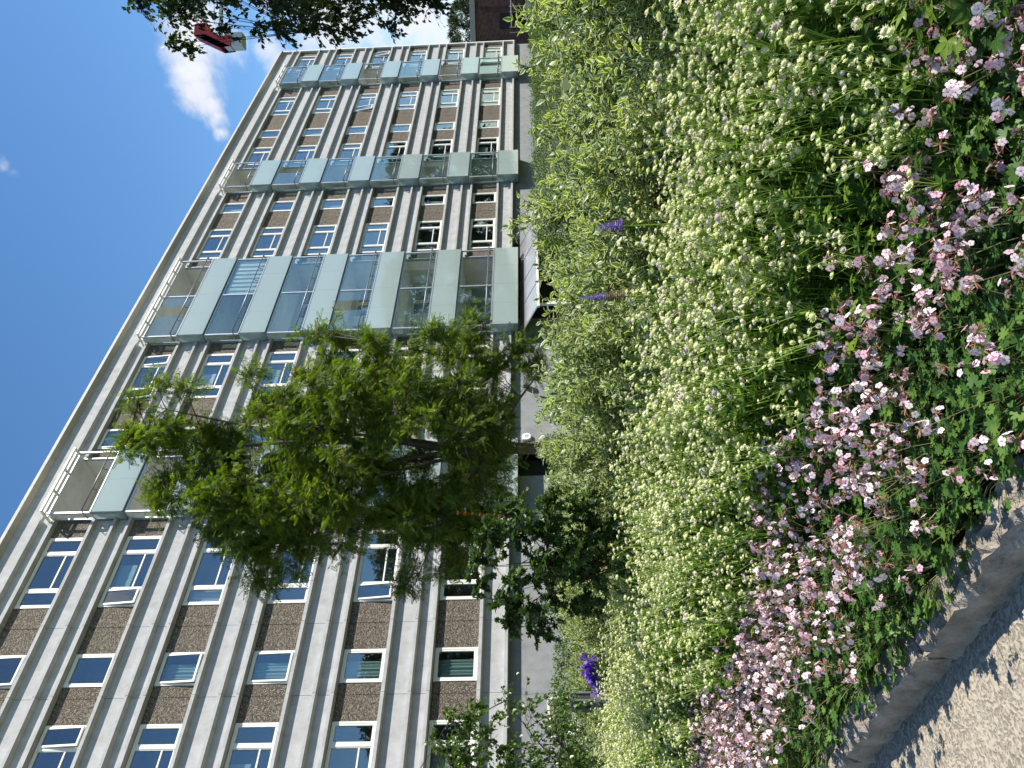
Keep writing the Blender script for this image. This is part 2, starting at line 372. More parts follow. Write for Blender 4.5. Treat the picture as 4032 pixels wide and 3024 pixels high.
def scatter_data(tmpl, P, F, S, rnd=None):
    v, f, uv = tmpl; n = len(P); m = len(v)
    V = np.einsum('nij,mj->nmi', F, v) * S[:, None, None] + P[:, None, :]
    Fc = f[None] + (np.arange(n) * m)[:, None, None]
    if rnd is None: rnd = RNG.random(n)
    return V.reshape(-1, 3), Fc.reshape(-1, 3), np.tile(uv, (n, 1)), np.repeat(rnd, m)
def join(datas):
    V = []; Fc = []; U = []; Rn = []; k = 0
    for v, f, u, r in datas: V.append(v); Fc.append(f + k); U.append(u); Rn.append(r); k += len(v)
    return np.concatenate(V), np.concatenate(Fc), np.concatenate(U), np.concatenate(Rn)
def leafmesh(name, data, mat, smooth=False):
    V, Fc, U, Rn = data; me = bpy.data.meshes.new(name)
    me.vertices.add(len(V)); me.vertices.foreach_set('co', V.astype('f').ravel())
    me.loops.add(Fc.size); me.loops.foreach_set('vertex_index', Fc.astype('i').ravel())
    me.polygons.add(len(Fc)); me.polygons.foreach_set('loop_start', np.arange(0, Fc.size, 3, dtype='i'))
    if smooth: me.polygons.foreach_set('use_smooth', np.ones(len(Fc), bool))
    uvl = me.uv_layers.new(name='UVMap'); uvl.data.foreach_set('uv', U[Fc.ravel()].astype('f').ravel())
    a = me.attributes.new('rnd', 'FLOAT', 'POINT'); a.data.foreach_set('value', Rn.astype('f'))
    me.materials.append(MAT[mat]); me.update(calc_edges=True); me.validate(); return me
def unit(n): x = RNG.normal(size=(n, 3)); return x / np.linalg.norm(x, axis=1, keepdims=True)
OV, RH, PIN = t_ovate(), t_rhomb(), t_pinnate()
MAPLE = t_lobed(5, .45); GER = t_lobed(7, .35, 2, 2.75, .12)

# ------------------------------------------------------------------ ground, bed, kerb
TV, NV = Vector((-.70, .714, 0)), Vector((.714, .70, 0))     # along the kerb, into the bed
def bed(n, t, z=0.0): p = NV * n + TV * t; return Vector((p.x, p.y, z))
g = MB().box(-900, 900, -900, 900, -1.2, -.03).obj('ground', 'grass_ground'); g['kind'] = 'structure'
def sheet(name, n0, n1, t0, t1, z, mat, sub=1):
    m = MB(); m.poly([bed(n0, t0, z), bed(n1, t0, z), bed(n1, t1, z), bed(n0, t1, z)]); o = m.obj(name, mat); 
    o.data.flip_normals() if o.data.polygons[0].normal.z < 0 else None
    o['kind'] = 'structure'; return o
sheet('pavement', -14, 1.36, -14, 26, 0.0, 'paving')
sheet('garden_path', 7.6, 9.6, -14, 26, -.01, 'gravel')
# soil of the bed, gently mounded
def soil_z(n): return .07 + .10 * min(max((n - 1.5) / 2.5, 0), 1)
m = MB(); NN = [1.4 + 6.2 * i / 31 for i in range(32)]; TT = [-6 + 24 * i / 96 for i in range(97)]
for nn in NN:
    for t_ in TT: m.v.append(tuple(bed(nn, t_, soil_z(nn) + random.uniform(-.02, .02))))
for i in range(31):
    for j in range(96): a = i * 97 + j; m.f.append((a, a + 97, a + 98, a + 1))
o = m.obj('bed_soil', 'soil', smooth=True); o['kind'] = 'structure'
if o.data.polygons[0].normal.z < 0: o.data.flip_normals()
kerb = tag(place('kerb', None), kind='structure'); 
def kerb_stone(t0, t1, seed):
    rr = random.Random(seed); nx, ny, nzz = 22, 6, 6; b = MB(); wob = rr.uniform(-.012, .012); hz = .13 + rr.uniform(-.008, .008)
    def P(i, j, k):
        t_ = t0 + (t1 - t0) * i / nx; n_ = 1.335 + wob + .16 * j / ny; z = -.12 + (hz + .12) * k / nzz
        e = .018
        if k == nzz and j == 0: n_ += .014; z -= .012
        if i in (0, nx): t_ += (.008 if i == 0 else -.008) * (k / nzz)
        h = math.sin(t_ * 19 + j * 2.1 + seed) * .004 + math.sin(t_ * 43 + k * 1.7) * .003
        return bed(n_ + h + rr.uniform(-e, e) * .5, t_ , z + (rr.uniform(-e, e) * .6 + h if k == nzz else 0))
    idx = {}
    for i in range(nx + 1):
        for j in range(ny + 1):
            for k in range(nzz + 1):
                if i in (0, nx) or j in (0, ny) or k in (0, nzz): idx[i, j, k] = len(b.v); b.v.append(tuple(P(i, j, k)))
    def q(a, c, d, e): b.f.append((idx[a], idx[c], idx[d], idx[e]))
    for i in range(nx):
        for j in range(ny): q((i, j, nzz), (i, j + 1, nzz), (i + 1, j + 1, nzz), (i + 1, j, nzz))
        for k in range(nzz): q((i, 0, k), (i, 0, k + 1), (i + 1, 0, k + 1), (i + 1, 0, k)); q((i, ny, k), (i + 1, ny, k), (i + 1, ny, k + 1), (i, ny, k + 1))
    for j in range(ny):
        for k in range(nzz):
            q((0, j, k), (0, j + 1, k), (0, j + 1, k + 1), (0, j, k + 1)); q((nx, j, k), (nx, j, k + 1), (nx, j + 1, k + 1), (nx, j + 1, k))
    b.obj('kerb_stone', 'granite', kerb)
for i in range(-5, 11): kerb_stone(2.94 + i * 1.12 + .004, 2.94 + (i + 1) * 1.12 - .004, i + 40)

# ------------------------------------------------------------------ the apartment building
DIST = 21.975
TF = Vector((math.sin(YAW), math.cos(YAW), 0)); NF = Vector((math.cos(YAW), -math.sin(YAW), 0))
BLD = thing('apartment_building', 'six-storey concrete apartment block with glass balconies and brown pebble panels', 'building', -DIST * NF, None, math.pi / 2 - YAW)
def facpt(s, y, z): p = TF * s - NF * (DIST + y); return Vector((p.x, p.y, z))
SILL0, ST, NROW = 3.73, 2.80, 6
S_END, S_BEG = 60.0, -3.0
BAL = [(16.50, 19.42, 1), (26.15, 32.0, 2), (39.22, 42.02, 1), (53.42, 56.22, 1)]
BIG = [7.83, 14.40, 24.01, 34.17, 43.42, 50.70, 57.98]; SINGLE = [3.9, 10.87, 20.47, 37.68, 46.60]
WA, WS, WH = 2.74, 1.05, 1.30
JOINTS = [-.2, 5.2, 9.98, 12.29, 21.89, 36.36, 45.3, 48.2]
def segs(a0, a1, cuts): 
    p = [a0] + sorted(c for c in cuts if a0 + .3 < c < a1 - .3) + [a1]; return list(zip(p[:-1], p[1:]))
runs = []; a = S_BEG
for b0, b1, k in BAL: runs.append((a, b0)); a = b1
runs.append((a, S_END))
FR, BK = -.11, .07                                           # fin front, panel face (local y, + is inwards)
fin = lambda zt, zb: [(BK, zt + .015), (FR, zt), (FR, zb), (BK, zb - .03)]
PROF = [(BK + .2, .015)] + fin(0, -.105) + fin(-.79, -.885) + fin(-1.335, -1.43) + [(BK + .2, -1.475)]
PROF0 = [(BK + .2, .015)] + fin(0, -.105) + fin(-.79, -.895)[:3] + [(BK + .2, -.90)]
PROFT = [(BK + .5, .16), (FR - .07, .16), (FR - .07, .02), (FR - .02, -.04), (FR + .03, -.12), (BK, -.13)] + fin(-.79, -.885) + fin(-1.335, -1.43) + [(BK + .5, -1.475)]
for i in range(NROW + 1):
    z = SILL0 + ST * i; prof = PROF0 if i == 0 else PROFT if i == NROW else PROF
    for r0, r1 in (runs if i < NROW else [(S_BEG, S_END)]):
        if i == NROW:
            # the top band runs on above the balconies
            for q0, q1 in segs(r0, r1, JOINTS):
                MB().prism_x([(BK + .5, .12), (BK, .12), (BK, -.78), (BK + .5, -.78)], q0 + .006, q1 - .006).obj('fascia_panel', 'concrete', BLD, (0, 0, z))
            continue
        for q0, q1 in segs(r0, r1, JOINTS): MB().prism_x(prof, q0 + .006, q1 - .006).obj('spandrel_panel', 'concrete', BLD, (0, 0, z))
    if i == NROW:
        for r0, r1 in runs:
            for q0, q1 in segs(r0, r1, JOINTS):
                MB().prism_x([(BK + .4, -.79)] + fin(-.79, -.885)[1:] + fin(-1.335, -1.43) + [(BK + .4, -1.475)], q0 + .006, q1 - .006).obj('spandrel_panel', 'concrete', BLD, (0, 0, z))
        b = MB()
        for q in range(int(S_BEG), int(S_END) + 1, 1): b.prism_x([(BK + .6, .155), (FR - .06, .155), (FR - .075, .02), (FR - .03, .0), (BK + .02, -.06), (BK + .6, -.06)], q + .004, min(q + .996, S_END + .1))
        b.obj('roof_coping', 'roof_cap', BLD, (0, 0, z))
MB().box(S_BEG, S_END, .6, 12, SILL0 + ST * NROW - .05, SILL0 + ST * NROW + .05).obj('roof', 'roof_cap', BLD)
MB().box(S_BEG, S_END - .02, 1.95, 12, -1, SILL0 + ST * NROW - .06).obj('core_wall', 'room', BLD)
MB().box(S_END - .02, S_END + .10, -.02, 12, 2.80, SILL0 + ST * NROW + .08).obj('end_wall', 'concrete', BLD)
MB().box(S_END + .02, S_END + .16, -.10, .06, 2.84, SILL0 + ST * NROW + .0).obj('corner_trim', 'white_frame', BLD)
MB().box(S_BEG - .1, S_BEG - .004, -.02, 12, 2.80, SILL0 + ST * NROW + .08).obj('end_wall', 'concrete', BLD)
# ground floor: recessed rendered plinth
PL = .16
for q0, q1 in ((S_BEG, 9.95), (9.96, 18.1), (19.45, 27.2), (33.6, 48.2), (48.21, S_END)):
    MB().box(q0, q1, PL, PL + .3, -1, 2.84).obj('plinth_wall', 'render_wall', BLD)
MB().box(S_BEG, S_END, -.08, 1.9, 2.80, 2.826).obj('soffit', 'render_wall', BLD)
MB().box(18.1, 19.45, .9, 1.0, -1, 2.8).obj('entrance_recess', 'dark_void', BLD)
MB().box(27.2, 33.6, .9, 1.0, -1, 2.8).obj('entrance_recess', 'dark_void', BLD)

# windows: one frame mesh per kind, panes and opening sashes below it
def frame_big():
    b = MB(); w, h = WA, WH; f = .06; x1, x2 = .66, w - .66
    b.box(0, w, .0, .09, 0, f).box(0, w, .0, .09, h - f, h).box(0, f, .001, .089, f, h - f).box(w - f, w, .001, .089, f, h - f)
    for x in (x1, x2): b.box(x - .04, x + .04, .002, .088, f, h - f)
    b.box(x1 + .04, x2 - .04, .02, .085, .40, .445)
    b.box(x1 + .04, x2 - .04, .018, .08, f, f + .035).box(x1 + .04, x2 - .04, .018, .08, h - f - .035, h - f)
    b.box(x1 + .04, x1 + .07, .019, .079, f, h - f).box(x2 - .07, x2 - .04, .019, .079, f, h - f)
    b.box(-.01, w + .01, -.035, .05, -.02, .0)
    return b.mesh('window', 'white_frame')
def frame_single():
    b = MB(); w, h = WS, WH; f = .06
    b.box(0, w, .0, .09, 0, f).box(0, w, .0, .09, h - f, h).box(0, f, .001, .089, f, h - f).box(w - f, w, .001, .089, f, h - f)
    b.box(-.01, w + .01, -.035, .05, -.02, .0)
    return b.mesh('window', 'white_frame')
def sash_mesh(w, h):                                         # hung from its top edge, origin there
    b = MB(); f = .055
    b.box(0, w, -.012, .05, -h, -h + f).box(0, w, -.012, .05, -f, 0).box(0, f, -.011, .049, -h + f, -f).box(w - f, w, -.011, .049, -h + f, -f)
    return b.mesh('sash', 'white_frame')
def pane_mesh(w, h): return MB().box(0, w, .022, .034, -h, 0).mesh('pane', 'pane')
FB, FS = frame_big(), frame_single()
vw, vh = .66 - .04 - .06, WH - .12
SV, SS = sash_mesh(vw, vh), sash_mesh(WS - .12, vh)
PV, PS = pane_mesh(vw - .10, vh - .10), pane_mesh(WS - .22, vh - .10)
cw = WA - 2 * .66 - .14
PU, PLo = pane_mesh(cw, WH - .06 - .035 - .445), pane_mesh(cw, .40 - .095)
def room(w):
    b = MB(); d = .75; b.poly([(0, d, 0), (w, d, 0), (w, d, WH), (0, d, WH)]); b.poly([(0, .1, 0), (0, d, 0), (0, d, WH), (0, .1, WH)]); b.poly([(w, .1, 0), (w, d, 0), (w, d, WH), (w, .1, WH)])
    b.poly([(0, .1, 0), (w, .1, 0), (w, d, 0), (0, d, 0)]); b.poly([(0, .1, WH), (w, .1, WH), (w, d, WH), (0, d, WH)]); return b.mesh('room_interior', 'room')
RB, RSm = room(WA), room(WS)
def curtain(w, h, mat, amp=.025, waves=None):
    b = MB(); k = max(8, int(w / .03)); waves = waves or w / .11
    for i in range(k + 1):
        x = w * i / k; y = amp * math.sin(i / k * waves * 6.28) + amp * .4 * math.sin(i * 1.7); b.v += [(x, y, -h), (x, y, 0)]
    for i in range(k): a = i * 2; b.f.append((a, a + 2, a + 3, a + 1))
    return b.mesh('curtain', mat, True)
CUR = {m: curtain(.55, 1.2, m) for m in ('curtain_white', 'blind_green', 'blind_grey')}
CURB = {m: curtain(.9, .62, m, .004, 3) for m in ('curtain_white', 'blind_green', 'blind_grey')}
def add_sash(win, sm, pm, x, ang=0):
    rot = (-R(ang * .5), 0, 0)
    o = place('sash', sm, win, (x, .02 if not ang else .0, WH - .06), rot)
    off = Matrix.Rotation(-R(ang * .5), 3, 'X') @ Vector((.05, 0, -.05))
    place('pane', pm, win, (x + off.x, (.02 if not ang else 0) + off.y, WH - .06 + off.z), rot)
OPEN = {('b', 0, 4, 1): 12, ('b', 1, 4, 0): 12, ('b', 1, 1, 0): 13, ('b', 2, 5, 1): 9, ('b', 2, 5, 0): 12, ('b', 5, 3, 0): 15, ('b', 6, 3, 1): 12, ('s', 1, 3): 11, ('s', 1, 2): 6, ('s', 1, 5): 9, ('s', 2, 5): 5}
rw = random.Random(11)
band = WH + .01
for i in range(NROW):
    z = SILL0 + ST * i + .02
    for k, c in enumerate(BIG):
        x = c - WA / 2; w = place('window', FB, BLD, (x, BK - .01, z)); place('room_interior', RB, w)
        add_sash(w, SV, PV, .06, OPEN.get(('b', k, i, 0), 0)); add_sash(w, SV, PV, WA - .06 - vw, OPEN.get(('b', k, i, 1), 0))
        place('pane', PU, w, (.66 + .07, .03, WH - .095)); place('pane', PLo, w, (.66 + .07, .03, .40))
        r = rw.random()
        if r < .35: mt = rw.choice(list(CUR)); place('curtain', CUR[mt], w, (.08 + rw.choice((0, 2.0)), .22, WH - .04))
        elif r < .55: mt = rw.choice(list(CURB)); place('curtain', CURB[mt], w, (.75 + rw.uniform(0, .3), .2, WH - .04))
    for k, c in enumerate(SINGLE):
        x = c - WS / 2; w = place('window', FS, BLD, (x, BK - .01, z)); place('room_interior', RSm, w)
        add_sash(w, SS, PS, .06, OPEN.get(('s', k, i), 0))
        if k == 1 and i in (0, 1, 2) or rw.random() < .3: mt = 'blind_green' if k == 1 else rw.choice(list(CUR)); place('curtain', CUR[mt], w, (.2 if k == 1 else .1, .2, WH - .04))
    # brown pebble panels fill the band between them
    holes = sorted([(c - WA / 2, c + WA / 2) for c in BIG] + [(c - WS / 2, c + WS / 2) for c in SINGLE] + [(b0, b1) for b0, b1, _ in BAL])
    a = S_BEG
    for h0, h1 in holes + [(S_END, S_END)]:
        if h0 - a > .05:
            for q0, q1 in segs(a, h0, JOINTS):
                MB().box(q0 + .008, q1 - .008, BK + .015, BK + .12, -.02, band + .02).obj('pebble_panel', 'pebble', BLD, (0, 0, z - .02))
        a = h1
    for j in JOINTS: MB().box(j - .02, j + .02, BK + .05, BK + .1, -.02, band).obj('joint_seal', 'joint_strip', BLD, (0, 0, z - .02))

# balconies
OPENB = {(0, 5): 'o', (0, 4): 'o', (0, 3): 'o', (2, 5): 'o', (3, 3): 'o', (3, 1): 'o', (1, 5): 'go', (1, 4): 'gc', (1, 3): 'gg', (1, 2): 'gg', (1, 1): 'gg', (1, 0): 'go'}
for bi, (b0, b1, nb) in enumerate(BAL):
    W = b1 - b0
    shared = {}
    def sh(key, fn):
        if key not in shared: shared[key] = fn()
        return shared[key]
    for i in range(NROW):
        z = SILL0 + ST * i; top = 1.58 if i == NROW - 1 else ST - 1.24
        root = place('balcony', sh('slab', lambda: MB().box(.05, W - .05, -.40, 1.9, -1.16, -.98).box(0, W, -.44, -.395, -1.22, -1.10).box(0.002, .05, -.394, .1, -1.22, -1.10).box(W - .05, W - .002, -.394, .1, -1.22, -1.10).mesh('balcony', 'rail_metal')), BLD, (b0, 0, z))
        place('floor', sh('flr', lambda: MB().box(.06, W - .06, -.385, 1.44, -.975, -.955).mesh('floor', 'white_ceiling')), root)
        place('ceiling', sh('ceil%d' % (i == 5), lambda: MB().box(.06, W - .06, -.37, 1.88, top - .02, top + .03).mesh('ceiling', 'white_ceiling')), root)
        place('back_wall', sh('back%d' % (i == 5), lambda: MB().box(.03, W - .03, 1.45, 1.55, -.98, top).box(.0, .05, .05, 1.5, -.98, top).box(W - .05, W, .05, 1.5, -.98, top).mesh('back_wall', 'cream_wall')), root)
        if i == 5: MB().box(.0, W, .12, 1.9, top + .04, top + .6).obj('upper_wall', 'concrete', root)
        for q in range(nb):
            x = q * W / nb
            place('balcony_door', sh('door%d' % q, lambda: MB().box(x + .3, x + 1.15, 1.42, 1.445, -.9, 1.2).box(x + 1.4, x + 2.5, 1.42, 1.445, -.1, 1.2).mesh('balcony_door', 'pane')), root)
            place('door_frame', sh('df%d' % q, lambda: MB().box(x + .22, x + .298, 1.40, 1.446, -.95, 1.28).box(x + 1.152, x + 1.23, 1.40, 1.446, -.95, 1.28).box(x + 1.32, x + 1.398, 1.40, 1.446, -.18, 1.28).box(x + 2.502, x + 2.58, 1.40, 1.446, -.18, 1.28).box(x + .299, x + 1.151, 1.40, 1.446, 1.202, 1.279).box(x + 1.399, x + 2.501, 1.40, 1.446, 1.202, 1.279).mesh('door_frame', 'white_frame')), root)
            # frosted balustrade sheets
            for hf in (0, 1):
                place('balustrade_glass', sh('gl', lambda: MB().box(.003, W / nb / 2 - .003, -.465, -.450, -1.20, -.06).mesh('balustrade_glass', 'frosted')), root, (x + hf * W / nb / 2, 0, 0))
        for x in (0, W - .014): place('balustrade_glass', sh('gs%.1f' % x, lambda: MB().box(x, x + .014, -.449, .05, -1.20, -.06).mesh('balustrade_glass', 'frosted')), root)
        place('top_channel', sh('tc', lambda: MB().box(-.012, W + .012, -.48, -.435, -.06, -.02).box(-.012, .022, -.434, .04, -.06, -.02).box(W - .022, W + .012, -.434, .04, -.06, -.02).mesh('top_channel', 'light_metal')), root)
        def rail():
            b = MB(); b.tube([(-.02, -.10, .18), (-.02, -.56, .22), (W + .02, -.56, .22), (W + .02, -.10, .18)], .026, 6); return b.mesh('handrail', 'rail_metal', True)
        place('handrail', sh('rail', rail), root)
        def brk():
            b = MB(); b.tube([(0, -.46, -.04), (0, -.47, .17), (0, -.555, .215)], .018, 5); return b.mesh('rail_bracket', 'rail_metal')
        for q in range(nb * 3 + 1): place('rail_bracket', sh('brk', brk), root, (W * q / (nb * 3) * .985 + .02, 0, 0))
        for q in range(nb + 1):
            x = min(max(W * q / nb - .035, .0), W - .07); place('post', sh('post%d%d' % (q, i == 5), lambda: MB().box(x, x + .07, -.395, -.325, -.98, top).mesh('post', 'light_metal')), root)
        for x in (0, W - .06): place('post', sh('pw%.1f%d' % (x, i == 5), lambda: MB().box(x, x + .06, -.02, .10, -.98, top).mesh('post', 'light_metal')), root)
        mode = OPENB.get((bi, i), 'g' * nb)
        if len(mode) < nb: mode = mode * nb
        for q in range(nb):
            x0, x1 = q * W / nb + .05, (q + 1) * W / nb - .05
            for tz0, tz1 in ((-.02, .02), (top - .07, top - .022)): place('glazing_track', sh('trk%d%.1f' % (q, tz0), lambda: MB().box(x0, x1, -.385, -.335, tz0, tz1).mesh('glazing_track', 'light_metal')), root)
            if mode[q] == 'o': continue
            ns = 4
            for k in range(ns):
                if (bi + i + q) % 3 == 0 and k == 2 and mode[q] == 'g': continue     # one sheet slid aside
                w_ = (x1 - x0) / ns
                place('glazing_sheet', sh('gp%d' % (i == 5), lambda: MB().box(.006, w_ - .006, -.004, .004, .02, top - .07).mesh('glazing_sheet', 'clear_glass')), root, (x0 + w_ * k, -.36, 0))
            if mode[q] == 'c': place('curtain', curtain(x1 - x0, 1.5, 'curtain_white', .03), root, (x0, -.28, top - .06))
        for x in (.0, W):                                    # glazed returns
            if mode[0 if x == 0 else -1] != 'o': place('glazing_sheet', sh('gr%d' % (i == 5), lambda: MB().box(-.005, .005, -.33, -.02, .0, top - .06).mesh('glazing_sheet', 'clear_glass')), root, (x + (.02 if x == 0 else -.02), 0, 0))
        if i == 5:                                           # slatted canopy over the top balcony
            b = MB(); b.box(-.03, W + .03, -.62, -.56, top + .05, top + .13).box(-.03, W + .03, -.20, -.14, top + .05, top + .13)
            for q in range(nb * 3 + 1): x = -.03 + (W + .0) * q / (nb * 3); b.box(x, x + .06, -.559, .06, top + .055, top + .125)
            b.box(-.03, W + .03, -.42, -.38, top + .06, top + .12)
            b.obj('canopy_frame', 'white_frame', root)

# ground-floor fittings (things fixed to the wall)
def wall(s, y, z): return facpt(s, y, z)
RZ = math.pi / 2 - YAW
sg = thing('number_sign', 'round white house number lamp reading 12 on the grey wall', 'sign', wall(19.96, PL, 2.2), None, RZ)
b = MB(); k = 40
for (r, y) in ((.17, 0), (.185, -.03), (.185, -.09), (.15, -.115)):
    b.v += [(r * math.cos(6.2832 * i / k), y, r * math.sin(6.2832 * i / k)) for i in range(k)]
for j in range(3):
    for i in range(k): i2 = (i + 1) % k; b.f.append((j * k + i, j * k + i2, (j + 1) * k + i2, (j + 1) * k + i))
b.f.append(tuple(3 * k + i for i in range(k)))
b.obj('disc', 'white_plastic', sg, smooth=False)
cu = bpy.data.curves.new('numerals', 'FONT'); cu.body = '12'; cu.size = .17; cu.align_x = 'CENTER'; cu.align_y = 'CENTER'; cu.extrude = .003
to = bpy.data.objects.new('numerals', cu); col.objects.link(to)
dg = bpy.context.evaluated_depsgraph_get(); me = bpy.data.meshes.new_from_object(to.evaluated_get(dg)); bpy.data.objects.remove(to)
me.materials.clear(); me.materials.append(MAT['black_print']); place('numerals', me, sg, (0, -.121, 0), (R(90), 0, 0))
for s_, lab in ((22.76, 'grey box lamp on the plinth wall right of the house number lamp'), (12.6, 'grey box lamp on the plinth wall behind the maple')):
    lp = thing('wall_lamp', lab, 'lamp', wall(s_, PL, 2.2), 'wall lamps on the plinth', RZ)
    MB().box(-.11, .11, -.26, -.06, -.12, .12).obj('housing', 'grey_paint', lp); MB().box(-.05, .05, -.06, 0, -.05, .05).obj('bracket', 'light_metal', lp); MB().box(-.09, .09, -.24, -.08, -.135, -.12).obj('lens', 'white_plastic', lp)
bw = thing('basement_window', 'small white-framed window low in the grey plinth wall', 'window', wall(9.3, PL, 1.3), None, RZ)
MB().box(-.55, .55, -.04, .02, .32, .40).box(-.55, .55, -.04, .02, -.4, -.32).box(-.55, -.47, -.039, .02, -.32, .32).box(.47, .55, -.039, .02, -.32, .32).obj('frame', 'white_frame', bw)
MB().box(-.47, .47, -.01, .0, -.32, .32).obj('pane', 'pane', bw)
aw = thing('entrance_awning', 'shiny sheet metal awning sloping down over the entrance below the wide balcony', 'awning', wall(26.0, PL, 0), None, RZ)
for q in range(5):
    x0 = q * 1.72; b = MB(); b.prism_x([(0, 2.46), (-1.6, 1.66), (-1.6, 1.63), (0, 2.43)], x0 + .006, x0 + 1.714); b.prism_x([(0, 2.49), (-1.6, 1.69), (-1.6, 1.66), (0, 2.46)], x0 - .012, x0 + .012); b.obj('metal_sheet', 'sheet_metal', aw)
MB().box(-.05, 8.65, -1.70, -1.602, 1.55, 1.66).obj('gutter', 'white_frame', aw)
for x in (.3, 2.9, 5.6, 8.2): MB().box(x, x + .1, -1.5, -1.4, -.05, 1.70).obj('post', 'white_frame', aw)
# framed poster seen in the lowest wide balcony
po = thing('framed_poster', 'pink framed poster hung inside the lowest wide balcony', 'poster', facpt(28.0, 1.38, SILL0 + .45), None, RZ)
MB().box(-.26, .26, 0, .03, -.36, .36).obj('frame', 'black_print', po); MB().box(-.23, .23, -.006, -.002, -.33, .33).obj('print', 'pink_print', po); MB().box(-.08, .12, -.010, -.007, -.25, .12).obj('print_figure', 'black_print', po)

# ------------------------------------------------------------------ trees
def bez(p0, p1, p2, n=5): return [p0 * (1 - t) ** 2 + p1 * 2 * t * (1 - t) + p2 * t * t for t in [i / n for i in range(n + 1)]]
def tree(name, label, base, fork_z, r0, clumps, csize, nleaf, lsize, tmpl, leaf, bark, top=None, droop=.3, trunk_name='trunk', twig_r=.006, seed=1, nlimb=7, group=None, cat='tree', stray=0.0):
    """trunk, limbs to clump groups, twigs to each clump, leaves on the twigs; all in the tree's own frame"""
    rr = random.Random(seed); base = Vector(base)
    root = thing(name, label, cat, base, group)
    C = [Vector(c) - base for c in clumps]
    topc = Vector(top) - base if top is not None else max(C, key=lambda c: c.z)
    tr = MB(); H = topc.z
    path = [Vector((0, 0, -.1))]
    for i in range(1, 9):
        t = i / 8; path.append(Vector((topc.x * t ** 1.6 + rr.uniform(-1, 1) * .02 * H * t, topc.y * t ** 1.6 + rr.uniform(-1, 1) * .02 * H * t, H * .92 * t)))
    tr.tube(path, [r0 * (1 - .93 * (i / 8)) * (1.25 if i == 0 else 1) for i in range(9)], 9)
    def on_trunk(z):
        for a, b in zip(path[:-1], path[1:]):
            if a.z <= z <= b.z: return a.lerp(b, (z - a.z) / max(b.z - a.z, 1e-6))
        return path[-1] if z > path[-1].z else path[0]
    seeds = [rr.choice(C)]
    while len(seeds) < nlimb: seeds.append(max(rr.sample(C, min(25, len(C))), key=lambda c: min((c - s).length for s in seeds)))
    limbs = []
    for s in seeds:
        zf = min(max(fork_z, s.z * rr.uniform(.35, .6)), H * .8); p0 = on_trunk(zf); mid = p0.lerp(s, .5) + Vector((0, 0, .08 * (s - p0).length)); pts = bez(p0, mid, s, 6)
        rl = r0 * .42 * (1 - .6 * zf / H); tr.tube(pts, [rl * (1 - .85 * i / 6) for i in range(7)], 6); limbs.append(pts)
    tr.obj(trunk_name, bark, root, smooth=True)
    P = []; Dr = []; tw = MB()
    allp = [p for l_ in limbs for p in l_[1:]] + path[3:]
    for c in C:
        p0 = min(allp, key=lambda p: (p - c).length + .3 * max(0, p.z - c.z)); ln = (c - p0).length
        out = (c - p0).normalized() if ln > .01 else Vector((0, 0, 1))
        if ln > .05: tw.tube(bez(p0, p0.lerp(c, .5) + Vector((0, 0, .12 * ln)), c, 4), [twig_r * (2.2 - 1.6 * i / 4) for i in range(5)], 4, False)
        cs = csize * rr.uniform(.7, 1.3); ntw = max(4, nleaf // 9); left = nleaf
        for q in range(ntw):
            d = Vector(unit(1)[0]); d = (d + out * .55 + Vector((0, 0, .15))).normalized(); e = c + d * cs * rr.uniform(.5, 1.1) - Vector((0, 0, droop * cs * rr.random()))
            tw.tube([c, c.lerp(e, .5) + Vector((0, 0, .08 * cs)), e], [twig_r, twig_r * .7, twig_r * .4], 3, False)
            m_ = max(1, nleaf // ntw)
            for k in range(m_):
                t = rr.uniform(.15, 1.05); p = c.lerp(e, t) + Vector((0, 0, .16 * cs * t * (1 - t))); P.append(p); Dr.append((e - c).normalized())
    P = np.array([tuple(p) for p in P]); Dr = np.array([tuple(p) for p in Dr]); n = len(P)
    d = Dr * .7 + unit(n) * .8; d[:, 2] -= droop * RNG.random(n) * 1.4
    if stray: P = P + RNG.normal(size=P.shape) * stray
    F = frames(d, np.array([[0, 0, 1.]]) + unit(n) * .55)
    S = lsize * (.65 + .6 * RNG.random(n))
    ctr = np.array([tuple(c) for c in C]).mean(0)
    cr = place('crown', leafmesh('crown', scatter_data(tmpl, P, F, S), leaf), root); cr['kind'] = 'stuff'
    place('branches', tw.mesh('branches', bark), root)
    return root
def outline_clumps(prof, depth, n, seed, thick=.85, zmin=None):
    """clump centres through the volume of a crown whose outline (X, Ymin, Ymax) is known at the trunk's distance"""
    rr = random.Random(seed); out = []
    Xs = [p[0] for p in prof]; wts = [(prof[i][2] - prof[i][1] + prof[i + 1][2] - prof[i + 1][1]) * (prof[i + 1][0] - prof[i][0]) for i in range(len(prof) - 1)]
    while len(out) < n:
        i = rr.choices(range(len(wts)), wts)[0]; t = rr.random(); a, b = prof[i], prof[i + 1]
        X = a[0] + (b[0] - a[0]) * t; y0 = a[1] + (b[1] - a[1]) * t; y1 = a[2] + (b[2] - a[2]) * t
        u = rr.uniform(-1, 1); v = rr.uniform(-1, 1)
        if u * u + v * v > 1 or (u * u + v * v < .2 and rr.random() < .5): continue
        c = at(X, (y0 + y1) / 2 + u * (y1 - y0) / 2, depth); half = (y1 - y0) / 2 / 1672 * depth
        out.append(Vector((c.x, depth + v * half * thick, c.z)))
    return out
